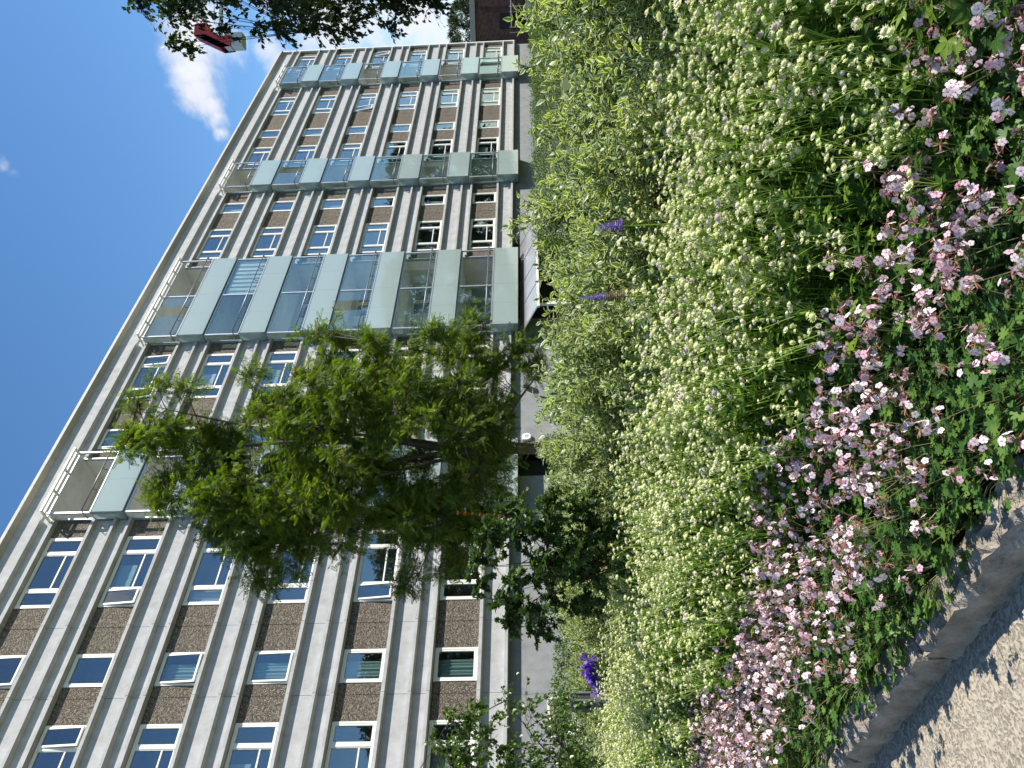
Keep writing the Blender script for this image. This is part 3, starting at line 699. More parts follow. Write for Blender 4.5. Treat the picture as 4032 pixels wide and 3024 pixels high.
# rowan in front of the facade
rowan = [(285, 905, 945), (330, 890, 1010), (400, 870, 1110), (470, 880, 1130), (540, 850, 1200), (590, 845, 1215), (640, 830, 1190), (700, 745, 1180), (760, 720, 1190), (820, 700, 1205), (880, 705, 1230), (940, 700, 1225), (990, 715, 1210), (1040, 760, 1180), (1090, 820, 1090)]
cl_r = outline_clumps(rowan, 15, 310, 3)
for X, Y, dd in ((300, 870, 15), (345, 845, 14.8), (410, 850, 15), (545, 812, 15), (575, 1250, 14.5), (545, 1235, 14.6), (880, 1262, 14.4), (905, 1240, 14.5), (720, 715, 15), (690, 720, 15.2), (1010, 700, 15), (1110, 770, 15), (1150, 790, 15), (1080, 800, 15), (640, 1215, 14.7), (455, 1140, 14.7), (350, 1080, 15), (1130, 760, 15), (1170, 800, 14.8)): cl_r.append(at(X, Y, dd))
tree('rowan_tree', 'rowan tree with light green feathery leaves standing in front of the facade', (at(1110, 972, 15).x, 15, 0), 2.6, .15, cl_r, .48, 175, .165, PIN, 'leaf_rowan', 'bark_rowan', top=at(330, 945, 15), droop=.35, seed=4, nlimb=12)
# big park tree reaching in from the right
cl_p = []; rr = random.Random(8); tcx = Vector((13.5, 17.5, 7.4))
while len(cl_p) < 900:
    a, vz, q = rr.uniform(0, 6.283), rr.uniform(-1, 1), rr.uniform(.55, 1) ** .7
    w_ = (4.75 + .35 * math.sin(vz * 9 + 1.3) + .25 * math.sin(vz * 21) + .3 * math.sin(a * 5)) * (1 - abs(vz) ** 4.5) ** .4 * q
    cl_p.append(Vector((tcx.x + math.cos(a) * w_, tcx.y + math.sin(a) * w_, tcx.z + vz * 4.4)))
PARK = tree('park_tree', 'large dark leafy tree reaching in from the right edge', (13.5, 17.5, 0), 2.4, .24, cl_p, .55, 150, .125, RH, 'leaf_park', 'bark_dark', droop=.9, seed=9, nlimb=14, group='park trees beside the block')
def copy_tree(o, loc, rz, sc, label):
    r = o.copy(); col.objects.link(r); r.location = loc; r.rotation_euler = (0, 0, rz); r.scale = (sc, sc, sc); r['label'] = label
    for ch in o.children: c = ch.copy(); col.objects.link(c); c.parent = r
    return r
for k, (x, y, sc) in enumerate(((37, -4, 1.35), (36, 7, 1.5), (38, 18, 1.4), (42, 29, 1.5), (47, 41, 1.45), (54, 55, 1.5))):
    copy_tree(PARK, (x, y, 0), 1.1 * k + .6, sc, 'tall park tree across the lawn, %s in the row mirrored by the windows' % ('first', 'second', 'third', 'fourth', 'fifth', 'sixth')[k])
copy_tree(PARK, (42, 92, 0), 2.2, .95, 'distant green tree behind the dark brick wall')
copy_tree(PARK, (52, 98, 0), 4.0, .95, 'distant green tree far right behind the dark brick wall')
# young field maple
mp_prof = [(1040, 1160, 1260), (1080, 1100, 1310), (1120, 1075, 1345), (1170, 1065, 1350), (1220, 1080, 1335), (1270, 1095, 1300), (1320, 1130, 1270)]
cl_m = outline_clumps(mp_prof, 6.9, 62, 5, .9)
for X, Y in ((1045, 1185), (1030, 1225), (1100, 1345), (1160, 1360), (1060, 1150), (1035, 1255)): cl_m.append(at(X, Y, 6.8))
mpt = tree('field_maple', 'young field maple with dark lobed leaves at the back of the flower bed', (-1.62, 6.95, .1), .5, .025, cl_m, .20, 105, .082, MAPLE, 'leaf_maple', 'twig_red', droop=.6, twig_r=.003, seed=3, nlimb=9)
tw = MB(); sh_pts = [at(1120, 1125, 6.85), at(1060, 1112, 6.85), at(990, 1108, 6.85)]; sh_pts = [p - mpt.location for p in sh_pts]
tw.tube(sh_pts, [.004, .003, .002], 4); P = []
for t in np.linspace(.1, 1, 9):
    p = sh_pts[0].lerp(sh_pts[1], t * 2) if t < .5 else sh_pts[1].lerp(sh_pts[2], t * 2 - 1)
    P += [tuple(p)] * 2
P = np.array(P); d = unit(len(P)); d[:, 2] = .4
tw.obj('new_shoot', 'twig_red', mpt)
o = place('new_leaves', leafmesh('new_leaves', scatter_data(MAPLE, P, frames(d, unit(len(P)) * .4 + [[0, 0, 1]]), .05 * (.7 + .5 * RNG.random(len(P)))), 'leaf_maple_red'), mpt); o['kind'] = 'stuff'
# young birch at the left edge
cl_b = []
for k in range(85):
    X = rr.uniform(930, 1240); Y = 1500 + (rr.random() ** .7) * 240 + max(0, 1010 - X) * .6; p = at(X, Y, 9.6 + rr.uniform(-.5, .5)); cl_b.append(p)
tree('young_birch', 'young birch with small glossy leaves at the left edge', (-5.15, 9.9, 0), .9, .04, cl_b, .26, 80, .06, RH, 'leaf_birch', 'bark_dark', top=(-5.0, 9.9, 3.6), droop=.7, twig_r=.004, seed=6, nlimb=8)

# hedges by the wall
def hedge(label, s0, s1, y0, w, h, n, seed):
    rr = np.random.default_rng(seed); s = rr.uniform(s0, s1, n); y = np.where(rr.random(n) < .6, -w / 2 + np.abs(rr.normal(0, .10, n)), rr.uniform(-w / 2, w / 2, n)); z = h * (rr.random(n) ** .8)
    top = h * (1 + .07 * np.sin(s * 2.1 + seed) + .05 * np.sin(s * 5.3)); z = z / h * top + rr.normal(0, .05, n)
    root = thing('hedge', label, 'hedge', facpt((s0 + s1) / 2, y0, 0), 'small-leaved hedges along the plinth', RZ)
    P = np.stack([s - (s0 + s1) / 2, y, z], 1); d = rr.normal(size=(n, 3)); d[:, 2] += .5
    o = place('foliage', leafmesh('foliage', scatter_data(RH, P, frames(d, rr.normal(size=(n, 3)) * .6 + [[0, -.3, 1]]), (.062) * (.6 + .8 * rr.random(n))), 'leaf_hedge'), root); o['kind'] = 'stuff'
    b = MB()
    for q in np.arange(s0, s1, .35): x = q - (s0 + s1) / 2; b.tube([(x, 0, -.1), (x + .08, .1, h * .55), (x - .1, -.05, h * .9)], [.02, .012, .005], 4)
    b.obj('stems', 'bark_dark', root)
hedge('small-leaved green hedge along the plinth wall on the left', 1.5, 17.3, -2.4, 1.2, 1.42, 42000, 2)
hedge('small-leaved green hedge along the plinth wall on the right', 27.5, 59, -2.8, 1.2, 1.62, 70000, 3)

# ------------------------------------------------------------------ flower bed plants
def dogwood_variant(seed):
    rr = random.Random(seed); rg = np.random.default_rng(seed); st = MB(); P = []; D = []; U = []
    for k in range(34):
        a = rr.uniform(0, 6.283); lean = rr.uniform(.05, .75); h = rr.uniform(.75, 1.45) * (1 - .25 * lean); tip = Vector((math.cos(a) * lean * .85, math.sin(a) * lean * .85, h))
        b0 = Vector((math.cos(a) * .12 * rr.random(), math.sin(a) * .12 * rr.random(), -.05)); mid = b0.lerp(tip, .55) + Vector((0, 0, .18 * h)) - Vector((math.cos(a), math.sin(a), 0)) * .12 * lean
        pts = bez(b0, mid, tip, 8); st.tube(pts, [.006 * (1 - .75 * i / 8) for i in range(9)], 4, False)
        shoots = [(pts, .35)]
        for q in range(4):
            i = rr.randint(3, 7); p = pts[i]; d = (pts[i + 1 if i < 8 else i] - pts[i - 1]).normalized(); sd = Vector(tuple(rg.normal(size=3))); sd = (sd - d * sd.dot(d)).normalized()
            e = p + (d * .7 + sd * .7 + Vector((0, 0, .25))).normalized() * rr.uniform(.15, .38); sp = bez(p, p.lerp(e, .5) + d * .03, e, 4); st.tube(sp, [.003 * (1 - .6 * i / 4) for i in range(5)], 3, False); shoots.append((sp, .15))
        for sp, st0 in shoots:
            ln = sum((b - a).length for a, b in zip(sp[:-1], sp[1:])); npair = max(3, int(ln * (1 - st0) / .042)); ax = Vector(tuple(rg.normal(size=3)))
            for q in range(npair + 1):
                t = st0 + (1 - st0) * q / npair; f = t * (len(sp) - 1); i = min(int(f), len(sp) - 2); p = sp[i].lerp(sp[i + 1], f - i); d = (sp[i + 1] - sp[i]).normalized()
                s1 = d.cross(ax); s1 = s1.normalized() if s1.length > .01 else Vector((1, 0, 0)); s1 = Matrix.Rotation(q * 1.57 + rr.uniform(-.4, .4), 3, d) @ s1
                for sg_ in (1, -1): v = (d * (.55 + .5 * (t > .92)) + s1 * sg_ * .8).normalized(); P.append(tuple(p)); D.append(tuple(v)); 
    P = np.array(P); D = np.array(D); D[:, 2] -= .15 * rg.random(len(P)); n = len(P)
    F = frames(D, np.array([[0, 0, 1.]]) + rg.normal(size=(n, 3)) * .35); S = .078 * (.55 + .65 * rg.random(n))
    return st.mesh('stems', 'twig_red'), leafmesh('foliage', scatter_data(OV, P, F, S, rg.random(n)), 'leaf_dogwood', True)
DOG = [dogwood_variant(20 + k) for k in range(5)]
rb = random.Random(31); k = 0
for row, n_ in enumerate((4.35, 5.15, 6.0)):
    t_ = -3.2 + .35 * row
    while t_ < 13.5:
        left = max(0, (t_ - 6.5) / 5); n2 = n_ + rb.uniform(-.15, .15) + (.5 * min(1, left) if row == 0 else 0)
        sc = (0.92 + .06 * row) * rb.uniform(.92, 1.06) * (1 - .22 * min(1, left))
        p = bed(n2, t_, soil_z(n2) - .02)
        if -.62 * p.y - .6 < p.x < .62 * p.y + .6 and (p.xy - Vector((-1.6, 6.95))).length > .55 and (p.xy - Vector((-4.0, 10.6))).length > .75:
            root = thing('dogwood_shrub', 'variegated dogwood shrub with cream-edged leaves, one of the shrubs massed behind the white flowers', 'shrub', p, 'variegated dogwoods behind the white flowers', rb.uniform(0, 6.28))
            root.scale = (sc, sc, sc); a, b = DOG[k % 5]; k += 1
            place('stems', a, root); o = place('foliage', b, root); o['kind'] = 'stuff'
        t_ += rb.uniform(.72, .92)

# astrantia: wiry stems, palmate leaves, star-shaped heads
def head_template():
    parts = []; nb_ = 12
    for k in range(nb_):
        a = 6.2832 * k / nb_; r1 = Matrix.Rotation(a, 3, 'Z')
        v = [(0, .1, 0), (.17, .62, .20), (0, 1.0, .42), (-.17, .62, .20)]; parts.append(T([tuple(r1 @ Vector(p)) for p in v], [(0, 1, 2), (0, 2, 3)], [(.5, 0), (1, .5), (.5, 1), (0, .5)]))
    return t_merge(parts)
def dome_template():
    v = []; f = []; n = 8
    for r, z in ((.50, .22), (.46, .46), (.25, .62)):
        v += [(r * math.cos(6.2832 * k / n) * (1 + .12 * (k % 2)), r * math.sin(6.2832 * k / n) * (1 + .12 * (k % 2)), z + .05 * (k % 2)) for k in range(n)]
    v.append((0, 0, .66))
    for j in range(2):
        for k in range(n): k2 = (k + 1) % n; f += [(j * n + k, j * n + k2, (j + 1) * n + k2), (j * n + k, (j + 1) * n + k2, (j + 1) * n + k)]
    for k in range(n): f.append((2 * n + k, 2 * n + (k + 1) % n, 3 * n))
    return T(v, f)
HEAD, DOME = head_template(), dome_template()
def five_leaf():
    lf = t_ovate(.20, .05, .10); return t_merge([t_turn(lf, a, 0, s) for a, s in ((0, 1), (.85, .9), (-.85, .9), (1.75, .65), (-1.75, .65))])
FIVE = five_leaf()
def basis_up(ax):                                            # frames whose z axis is ax
    ax = ax / np.linalg.norm(ax, axis=1, keepdims=True); r = unit(len(ax)); x = np.cross(r, ax); x /= np.linalg.norm(x, axis=1, keepdims=True); y = np.cross(ax, x); return np.stack([x, y, ax], 2)
def astrantia_variant(seed, full=True):
    rr = random.Random(seed); rg = np.random.default_rng(seed); st = MB(); HP = []; HA = []; HS = []; LP = []; LD = []; LS = []
    for k in range(rr.randint(11, 14) if full else rr.randint(3, 5)):
        a = rr.uniform(0, 6.283); h = rr.uniform(.46, .76); lean = rr.uniform(.02, .26); b0 = Vector((math.cos(a) * .05, math.sin(a) * .05, 0)); fork = Vector((math.cos(a) * (.05 + lean * .7), math.sin(a) * (.05 + lean * .7), h * .72))
        st.tube(bez(b0, b0.lerp(fork, .5) + Vector((rr.uniform(-.02, .02), rr.uniform(-.02, .02), 0)), fork, 4), [.0030, .0028, .0026, .0024, .0022], 4, False)
        for q in range(3): LP.append(tuple(fork)); LD.append((math.cos(a + q * 2.1), math.sin(a + q * 2.1), .5)); LS.append(.045)
        for q in range(rr.randint(4, 5)):
            b = a + q * 1.35 + rr.uniform(-.4, .4); ln = rr.uniform(.08, .26) * h / .62; e = fork + Vector((math.cos(b) * ln * .42, math.sin(b) * ln * .42, ln * .9)) * (1.0 if q else 1.15)
            st.tube([fork, fork.lerp(e, .5) + Vector((0, 0, .008)), e], [.0019, .0016, .0014], 3, False)
            ax = (e - fork).normalized() + Vector(tuple(rg.normal(size=3))) * .35 + Vector((0, 0, .25)); HP.append(tuple(e)); HA.append(tuple(ax)); HS.append(rr.uniform(.014, .025))
            for w_ in range(rr.randint(0, 2)):
                g_ = rr.uniform(0, 6.28); m_ = fork.lerp(e, rr.uniform(.45, .75)); e2 = m_ + Vector((math.cos(g_) * .035, math.sin(g_) * .035, rr.uniform(.02, .06))); st.tube([m_, e2], [.0013, .0010], 3, False)
                HP.append(tuple(e2)); HA.append(tuple((e2 - m_).normalized() + Vector(tuple(rg.normal(size=3))) * .3)); HS.append(rr.uniform(.009, .015))
        if rr.random() < .7: m_ = b0.lerp(fork, rr.uniform(.35, .7)); LP.append(tuple(m_)); LD.append((math.cos(a + 1), math.sin(a + 1), .3)); LS.append(.07)
    for k in range(38 if full else 60):
        a = rr.uniform(0, 6.283); r_ = rr.uniform(.02, .24); z = rr.uniform(.10, .36); LP.append((math.cos(a) * r_, math.sin(a) * r_, z)); LD.append((math.cos(a), math.sin(a), rr.uniform(-.1, .5))); LS.append(rr.uniform(.05, .085))
        st.tube([(0, 0, 0), (math.cos(a) * r_ * .5, math.sin(a) * r_ * .5, z * .7), LP[-1]], [.002, .0018, .0015], 3, False)
    LP, LD, LS = np.array(LP), np.array(LD), np.array(LS); n = len(LP)
    lm = leafmesh('leaves', scatter_data(FIVE, LP, frames(LD, np.array([[0, 0, 1.]]) + rg.normal(size=(n, 3)) * .3), LS, rg.random(n)), 'leaf_astrantia', True)
    HP, HA, HS = np.array(HP), np.array(HA), np.array(HS); rn = rg.random(len(HP)); B = basis_up(HA)
    return st.mesh('stems', 'stem_green'), lm, HP, B, HS, rn
def heads_mesh(HP, B, HS, rn, name='flower_heads'):
    a = scatter_data(HEAD, HP, B, HS, rn); b = scatter_data(DOME, HP, B, HS, rn); me = leafmesh(name, join([a, b]), 'bract')
    me.materials.append(MAT['pincushion']); idx = np.zeros(len(me.polygons), 'i'); idx[len(a[1]):] = 1; me.polygons.foreach_set('material_index', idx); return me
AST = [astrantia_variant(60 + k, k < 10) for k in range(15)]
AST_H = [heads_mesh(*v[2:]) for v in AST]
Z1 = np.zeros((1, 3)); I3 = np.eye(3)[None]
HEADM = [heads_mesh(Z1, I3, np.ones(1), np.array([r_]), 'flower_head') for r_ in (.05, .25, .45, .6, .75, .95)]
def in_view(p, m=1.12): return p.y > 1.6 and -.5 * m * p.y - .25 < p.x < .5 * m * p.y + .25
ra = random.Random(77); spots = []
t_ = -2.5
while t_ < 13:
    n_ = 2.28 + ra.uniform(-.1, .1)
    nmax = 4.15 + .12 * math.sin(t_ * 1.7)
    while n_ < nmax: spots.append((n_ + ra.uniform(-.07, .07), t_ + ra.uniform(-.11, .11))); n_ += .30
    t_ += .30
spots = [(n_, t_) for n_, t_ in spots if in_view(bed(n_, t_)) and (bed(n_, t_).xy - Vector((-1.62, 6.95))).length > .3]
spots.sort(key=lambda q: bed(*q).length)
nn_near = 0
for k, (n_, t_) in enumerate(spots):
    p = bed(n_, t_, soil_z(n_) - .01); sc = ra.uniform(.85, 1.18) * (1.0 if n_ > 2.6 else .82)
    near = nn_near < 60 and abs(p.x) < .58 * p.y and p.y > 2.0
    root = thing('astrantia_plant', 'white masterwort plant with starry pincushion flower heads, one of the drift in mid bed', 'flowering plant', p, 'white masterworts in the drift', ra.uniform(0, 6.28))
    root.scale = (sc, sc, sc); root.rotation_euler[0] = ra.uniform(-.08, .08); root.rotation_euler[1] = ra.uniform(-.08, .08)
    vi = k % 10 if ra.random() < (n_ - 2.2) / .7 + .15 else 10 + k % 5
    v = AST[vi]; place('stems', v[0], root); o = place('leaves', v[1], root); o['kind'] = 'stuff'
    if near:
        nn_near += 1
        for hp, B, hs, rn in zip(v[2], v[3], v[4], v[5]):
            f = place('flower_head', HEADM[min(int(rn * 6), 5)], root, hp); f.rotation_euler = Matrix(B.tolist()).to_euler(); f.scale = (hs, hs, hs)
    else: o = place('flower_heads', AST_H[vi], root); o['kind'] = 'stuff'

# cranesbill along the kerb
def petal_template():
    parts = []
    for k in range(5):
        r1 = Matrix.Rotation(6.2832 * k / 5, 3, 'Z'); v = [(0, .06, 0), (.30, .42, .06), (.42, .78, .07), (0, 1.0, .0), (-.42, .78, .05), (-.30, .42, .08)]
        parts.append(T([tuple(r1 @ Vector(p)) for p in v], [(0, 1, 5), (1, 2, 5), (2, 4, 5), (2, 3, 4)]))
    return t_merge(parts)
PET = petal_template()
def calyx_template():
    m = MB(); m.lathe([(.05, -.75), (.20, -.45), (.24, -.15), (.06, .05)], 6); m.tube([(0, 0, 0), (.05, 0, .55), (.12, 0, 1.0)], [.05, .04, .02], 3)
    f = []
    for q in m.f:
        for i in range(1, len(q) - 1): f.append((q[0], q[i], q[i + 1]))
    return T(m.v, f)
CAL = calyx_template()
def ger_flowers(HP, B, HS, rn, name='flowers'):
    a = scatter_data(PET, HP, B, HS, rn); b = scatter_data(CAL, HP, B, HS, rn); me = leafmesh(name, join([a, b]), 'petal'); me.materials.append(MAT['calyx'])
    idx = np.zeros(len(me.polygons), 'i'); idx[len(a[1]):] = 1; me.polygons.foreach_set('material_index', idx); return me
def geranium_variant(seed, dense):
    rr = random.Random(seed); rg = np.random.default_rng(seed); st = MB(); bd = MB(); LP = []; LD = []; LS = []; HP = []; HA = []; HS = []
    for k in range(100):
        a = rr.uniform(0, 6.283); r_ = .20 * math.sqrt(rr.random()); z = rr.uniform(.05, .21) * (1 - .9 * (r_ / .3) ** 2) + .02; p = Vector((math.cos(a) * r_, math.sin(a) * r_, z))
        st.tube([(p.x * .2, p.y * .2, 0), (p.x * .7, p.y * .7, z * .8), p], [.0016, .0014, .0012], 3, False)
        LP.append(tuple(p)); LD.append((math.cos(a), math.sin(a), rr.uniform(-.3, .35))); LS.append(rr.uniform(.042, .068))
    for k in range(rr.randint(13, 16) if dense else rr.randint(4, 6)):
        a = rr.uniform(0, 6.283); r_ = rr.uniform(.05, .24); h = rr.uniform(.20, .36); e = Vector((math.cos(a) * r_, math.sin(a) * r_, h))
        st.tube([(e.x * .2, e.y * .2, .02), (e.x * .6, e.y * .6, h * .65), e], [.0020, .0017, .0014], 3, False)
        for q in range(rr.randint(3, 5)):
            b = rr.uniform(0, 6.283); f = e + Vector((math.cos(b) * .025, math.sin(b) * .025, rr.uniform(-.01, .025))); st.tube([e, f], [.0012, .0010], 3, False)
            ax = Vector((math.cos(b), math.sin(b), rr.uniform(.1, 1.1))) + Vector(tuple(rg.normal(size=3))) * .4; HP.append(tuple(f)); HA.append(tuple(ax)); HS.append(rr.uniform(.012, .0152))
        for q in range(rr.randint(3, 6)):
            b = rr.uniform(0, 6.283); f = e + Vector((math.cos(b) * .024, math.sin(b) * .024, rr.uniform(-.02, .018))); bd.tube([e, e.lerp(f, .65), f], [.0007, .0027, .0010], 5, False)
    LP, LD, LS = np.array(LP), np.array(LD), np.array(LS); n = len(LP); HP, HA, HS = np.array(HP), np.array(HA), np.array(HS)
    lm = leafmesh('leaves', scatter_data(GER, LP, frames(LD, np.array([[0, 0, 1.2]]) + rg.normal(size=(n, 3)) * .35), LS, rg.random(n)), 'leaf_geranium', True)
    return st.mesh('stems', 'stem_red'), lm, bd.mesh('buds', 'calyx'), HP, basis_up(HA), HS, rg.random(len(HP))
GRN = [geranium_variant(120 + k, k < 6) for k in range(10)]
GRN_F = [ger_flowers(*v[3:]) for v in GRN]
PETM = [ger_flowers(Z1, I3, np.ones(1), np.array([r_]), 'flower') for r_ in (.1, .3, .5, .7, .95)]
rg_ = random.Random(99); spots = []; t_ = -2.2
while t_ < 11:
    n_ = 1.60
    while n_ < 2.33 + .1 * math.sin(t_ * 2.3): spots.append((n_ + rg_.uniform(-.05, .05), t_ + rg_.uniform(-.08, .08))); n_ += .19
    t_ += .19
spots = [q for q in spots if in_view(bed(*q))]; spots.sort(key=lambda q: bed(*q).length); nn_near = 0
for k, (n_, t_) in enumerate(spots):
    p = bed(n_, t_, soil_z(n_) - .01); sc = rg_.uniform(.85, 1.15); near = nn_near < 55 and abs(p.x) < .58 * p.y and p.y > 2.0
    root = thing('cranesbill_plant', 'low pale pink cranesbill with rounded leaves, one of the mat spilling towards the kerb', 'flowering plant', p, 'pale pink cranesbills along the kerb', rg_.uniform(0, 6.28)); root.scale = (sc, sc, sc)
    pd = (.2 if n_ < 1.72 else .85) + .12 * (t_ - 4.2) - (.35 if n_ > 2.15 and t_ < 3.2 else 0)
    vi = k % 6 if rg_.random() < pd else 6 + k % 4
    v = GRN[vi]; place('stems', v[0], root); o = place('leaves', v[1], root); o['kind'] = 'stuff'; o = place('buds', v[2], root); o['kind'] = 'stuff'
    if near:
        nn_near += 1
        for hp, B, hs, rn in zip(v[3], v[4], v[5], v[6]):
            f = place('flower', PETM[min(int(rn * 5), 4)], root, hp); f.rotation_euler = Matrix(B.tolist()).to_euler(); f.scale = (hs, hs, hs)
    else: o = place('flowers', GRN_F[vi], root); o['kind'] = 'stuff'

# lupins
def lupin(X0, X1, Y, depth, label, spent):
    tp, bt = at(X0, Y, depth), at(X1, Y, depth); root = thing('lupin', label, 'flowering plant', (bt.x, bt.y, .15)); h0, h1 = bt.z - .15, tp.z - .15
    b = MB(); b.tube([(0, 0, -.05), (0, 0, h1)], [.006, .003], 6); b.obj('stem', 'stem_green', root)
    P = []; D = []; nw = int((h1 - h0) / .011)
    for k in range(nw):
        z = h0 + (h1 - h0) * k / nw; 
        for q in range(7): a = q * .9 + k * .5; rr_ = .012 + .018 * (1 - (k / nw)) ** .6; P.append((math.cos(a) * rr_ * .4, math.sin(a) * rr_ * .4, z)); D.append((math.cos(a), math.sin(a), .25 + .6 * k / nw))
    P, D = np.array(P), np.array(D); n = len(P); S = .036 * (1.05 - .75 * (P[:, 2] - h0) / (h1 - h0)); m_ = P[:, 2] < h0 + (h1 - h0) * spent
    F = frames(D, np.array([[0, 0, 1.]]) + unit(n) * .2)
    for msk, nm, mt in ((~m_, 'flowers', 'lupin_petal'), (m_, 'spent_flowers', 'lupin_spent')):
        if msk.any(): o = place(nm, leafmesh(nm, scatter_data(t_rhomb(.42), P[msk], F[msk], S[msk]), mt), root); o['kind'] = 'stuff'
lupin(1250, 1352, 640, 4.7, 'taller purple lupin spike with brown spent flowers at its foot', .42)
lupin(1288, 1346, 488, 4.35, 'shorter purple lupin spike half hidden by white flowers', .0)

# violet clump and bollard lamp
cp = Vector((-3.95, 10.4, 0)); root = thing('violet_flower_clump', 'bright violet flower clump beside the grey bollard lamp', 'flowering plant', cp)
P = []; b = MB()
for k in range(330):
    Y = random.gauss(1458, 24); Y = min(max(Y, 1415), 1502); X = 1262 + (Y - 1415) * .36 + random.gauss(4, 9); p = at(X, Y, 10.35 + random.uniform(-.12, .12)) - cp; P.append(tuple(p))
    if k % 5 == 0: b.tube([(p.x * .5, p.y * .5, 0), p], [.004, .002], 3, False)
P = np.array(P); b.obj('stems', 'stem_green', root); o = place('flowers', leafmesh('flowers', scatter_data(PET, P, basis_up(unit(len(P)) + [[.3, -.5, .6]]), .026 * (.7 + .5 * RNG.random(len(P)))), 'campanula'), root); o['kind'] = 'stuff'
P = np.concatenate([P[:200] * [1, 1, .8], P[:150] * [.8, .8, .6]]); o = place('foliage', leafmesh('foliage', scatter_data(OV, P, frames(unit(len(P)) + [[0, 0, .4]], unit(len(P)) * .5 + [[0, 0, 1]]), np.full(len(P), .06)), 'leaf_hedge'), root); o['kind'] = 'stuff'
bp_ = at(1230, 1517, 11); root = thing('bollard_lamp', 'short grey bollard lamp with slatted head among the shrubs', 'lamp', (bp_.x, bp_.y, 0)); hb = bp_.z
MB().lathe([(.11, 0), (.115, hb - .30)], 20).obj('post', 'grey_paint', root, smooth=False); MB().lathe([(.125, hb - .05), (.13, hb - .02), (.10, hb)], 20).obj('cap', 'grey_paint', root)
MB().lathe([(.09, hb - .30), (.09, hb - .06)], 16).obj('lens', 'dark_void', root)
for q in range(4): a = q * 1.571 + .4; x, y = math.cos(a) * .1, math.sin(a) * .1; MB().box(x - .03, x + .03, y - .03, y + .03, hb - .31, hb - .05).obj('upright', 'grey_paint', root)

# ------------------------------------------------------------------ far right: old brick building site and crane
BY = 76
br = thing('brick_building', 'old dark brick building under scaffolding beyond the end of the block', 'building', (28, BY, 0))
MB().box(0, 34, 0, 10, -1, 7.0).obj('wall', 'brick', br)
b = MB()
for x in range(1, 34, 4): b.box(x, x + .7, -.3, 0, -1, 6.5)
b.obj('pilasters', 'brick', br); MB().box(-.2, 34.2, -.45, 10.2, 7.0, 7.5).obj('coping', 'roof_cap', br)
for x in range(2, 33, 4): MB().box(x + .9, x + 2.4, -.06, -.004, 1.2, 4.6).obj('window', 'dark_void', br)
sc_ = thing('scaffolding', 'steel scaffolding in front of the dark brick building', 'scaffold', (34, BY - 2.2, 0))
for x in range(0, 14, 2):
    for y in (0, 1.1): MB().tube([(x, y, 0), (x, y, 3.6)], .03, 5).obj('standard', 'crane_grey', sc_)
for z in (1.9, 3.4): MB().tube([(0, -.04, z), (12, -.04, z)], .03, 5).obj('ledger', 'crane_grey', sc_); MB().box(0, 12, .04, 1.06, z - .12, z - .06).obj('deck', 'bark_rowan', sc_)
for x, m_, lab in ((35.2, 'white_plastic', 'white site cabin below the scaffolding'), (38.6, 'blue_box', 'blue site cabin below the scaffolding')):
    ct = thing('site_cabin', lab, 'cabin', (x, BY - 4.5, 0)); MB().box(0, 3.0, 0, 1.8, .1, 1.9).obj('body', m_, ct); MB().box(-.05, 3.05, -.05, 1.85, 1.9, 2.0).obj('roof', 'crane_grey', ct); MB().box(.4, 1.2, -.02, -.003, .3, 1.7).obj('door', 'crane_grey', ct)
c0 = at(455, 84, 110); c1 = at(497, 106, 110)
cr = thing('tower_crane', 'red and grey crane head behind the tree at the top right', 'crane', (c0.x + 9, 112, 0))
def rel(p): return Vector(p) - cr.location
def beam(name, a, b_, r, mat): MB().tube([rel(a), rel(b_)], r, 4).obj(name, mat, cr)
pr, pl = at(428, 78, 110), at(490, 104, 110)
b = MB(); a_, e_ = rel(at(432, 72, 110)), rel(at(487, 98, 110)); 
b.v = [tuple(q) for p in (a_, e_) for q in (p + Vector((-.7, -1, .5)), p + Vector((.9, -1, .3)), p + Vector((.9, 1, .3)), p + Vector((-.7, 1, .5)), p + Vector((-.6, -1, -1.1)), p + Vector((1.0, -1, -1.3)), p + Vector((1.0, 1, -1.3)), p + Vector((-.6, 1, -1.1)))]
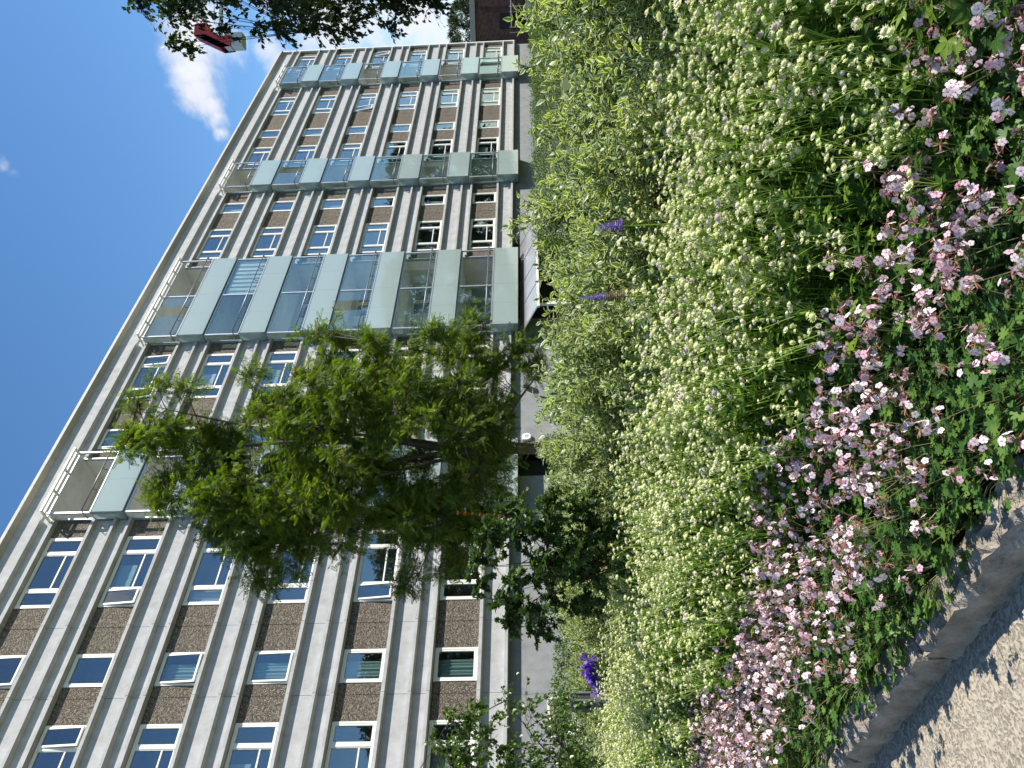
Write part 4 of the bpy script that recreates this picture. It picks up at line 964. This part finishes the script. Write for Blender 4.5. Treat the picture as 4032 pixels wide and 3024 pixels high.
b.f = [(0, 1, 2, 3), (8, 9, 10, 11)[::-1], (4, 5, 6, 7)[::-1]] + [(0, 8, 9, 1), (3, 2, 10, 11), (0, 3, 11, 8), (1, 9, 10, 2), (12, 15, 14, 13), (0, 4, 12, 8), (3, 11, 15, 7), (8, 12, 13, 9), (9, 13, 14, 10), (10, 14, 15, 11), (4, 0, 3, 7), (4, 7, 15, 12), (1, 5, 6, 2)]
b.obj('counter_jib', 'red_paint', cr)
q = rel(at(508, 96, 110)); MB().box(q.x - .6, q.x + 1.4, q.y - .8, q.y + .8, q.z - 1.3, q.z + 1.3).obj('counterweight', 'crane_grey', cr)
j0, j1 = at(440, 66, 110), at(396, -70, 112)
for dx, dz in ((-.6, -.6), (.6, -.6), (0, .6)): beam('jib_chord', j0 + Vector((dx, 0, dz)), j1 + Vector((dx, 0, dz)), .16, 'crane_grey')
for k in range(14): p0, p1 = j0.lerp(j1, k / 14), j0.lerp(j1, (k + 1) / 14); beam('jib_lacing', p0 + Vector((-.6, 0, -.6)), p1 + Vector((0, 0, .6)), .09, 'crane_grey'); beam('jib_lacing', p0 + Vector((0, 0, .6)), p1 + Vector((.6, 0, -.6)), .09, 'crane_grey')
mb_ = Vector((c0.x + 9, 112, 0)); mt_ = Vector((c0.x + 9, 112, c0.z - 2))
for dx in (-.9, .9):
    for dy in (-.9, .9): beam('mast_leg', mb_ + Vector((dx, dy, 0)), mt_ + Vector((dx, dy, 0)), .14, 'crane_grey')
for k in range(24): z0, z1 = mt_.z * k / 24, mt_.z * (k + 1) / 24; s_ = 1 if k % 2 else -1; beam('mast_lacing', mb_ + Vector((-.9 * s_, -.9, z0)), mb_ + Vector((.9 * s_, -.9, z1)), .09, 'crane_grey'); beam('mast_lacing', mb_ + Vector((-.9, -.9 * s_, z0)), mb_ + Vector((-.9, .9 * s_, z1)), .09, 'crane_grey')
beam('slewing_deck', Vector((c0.x + 11, 112, c0.z - 1.2)), Vector((c0.x - .5, 111, c0.z - 1.0)), .35, 'crane_grey')
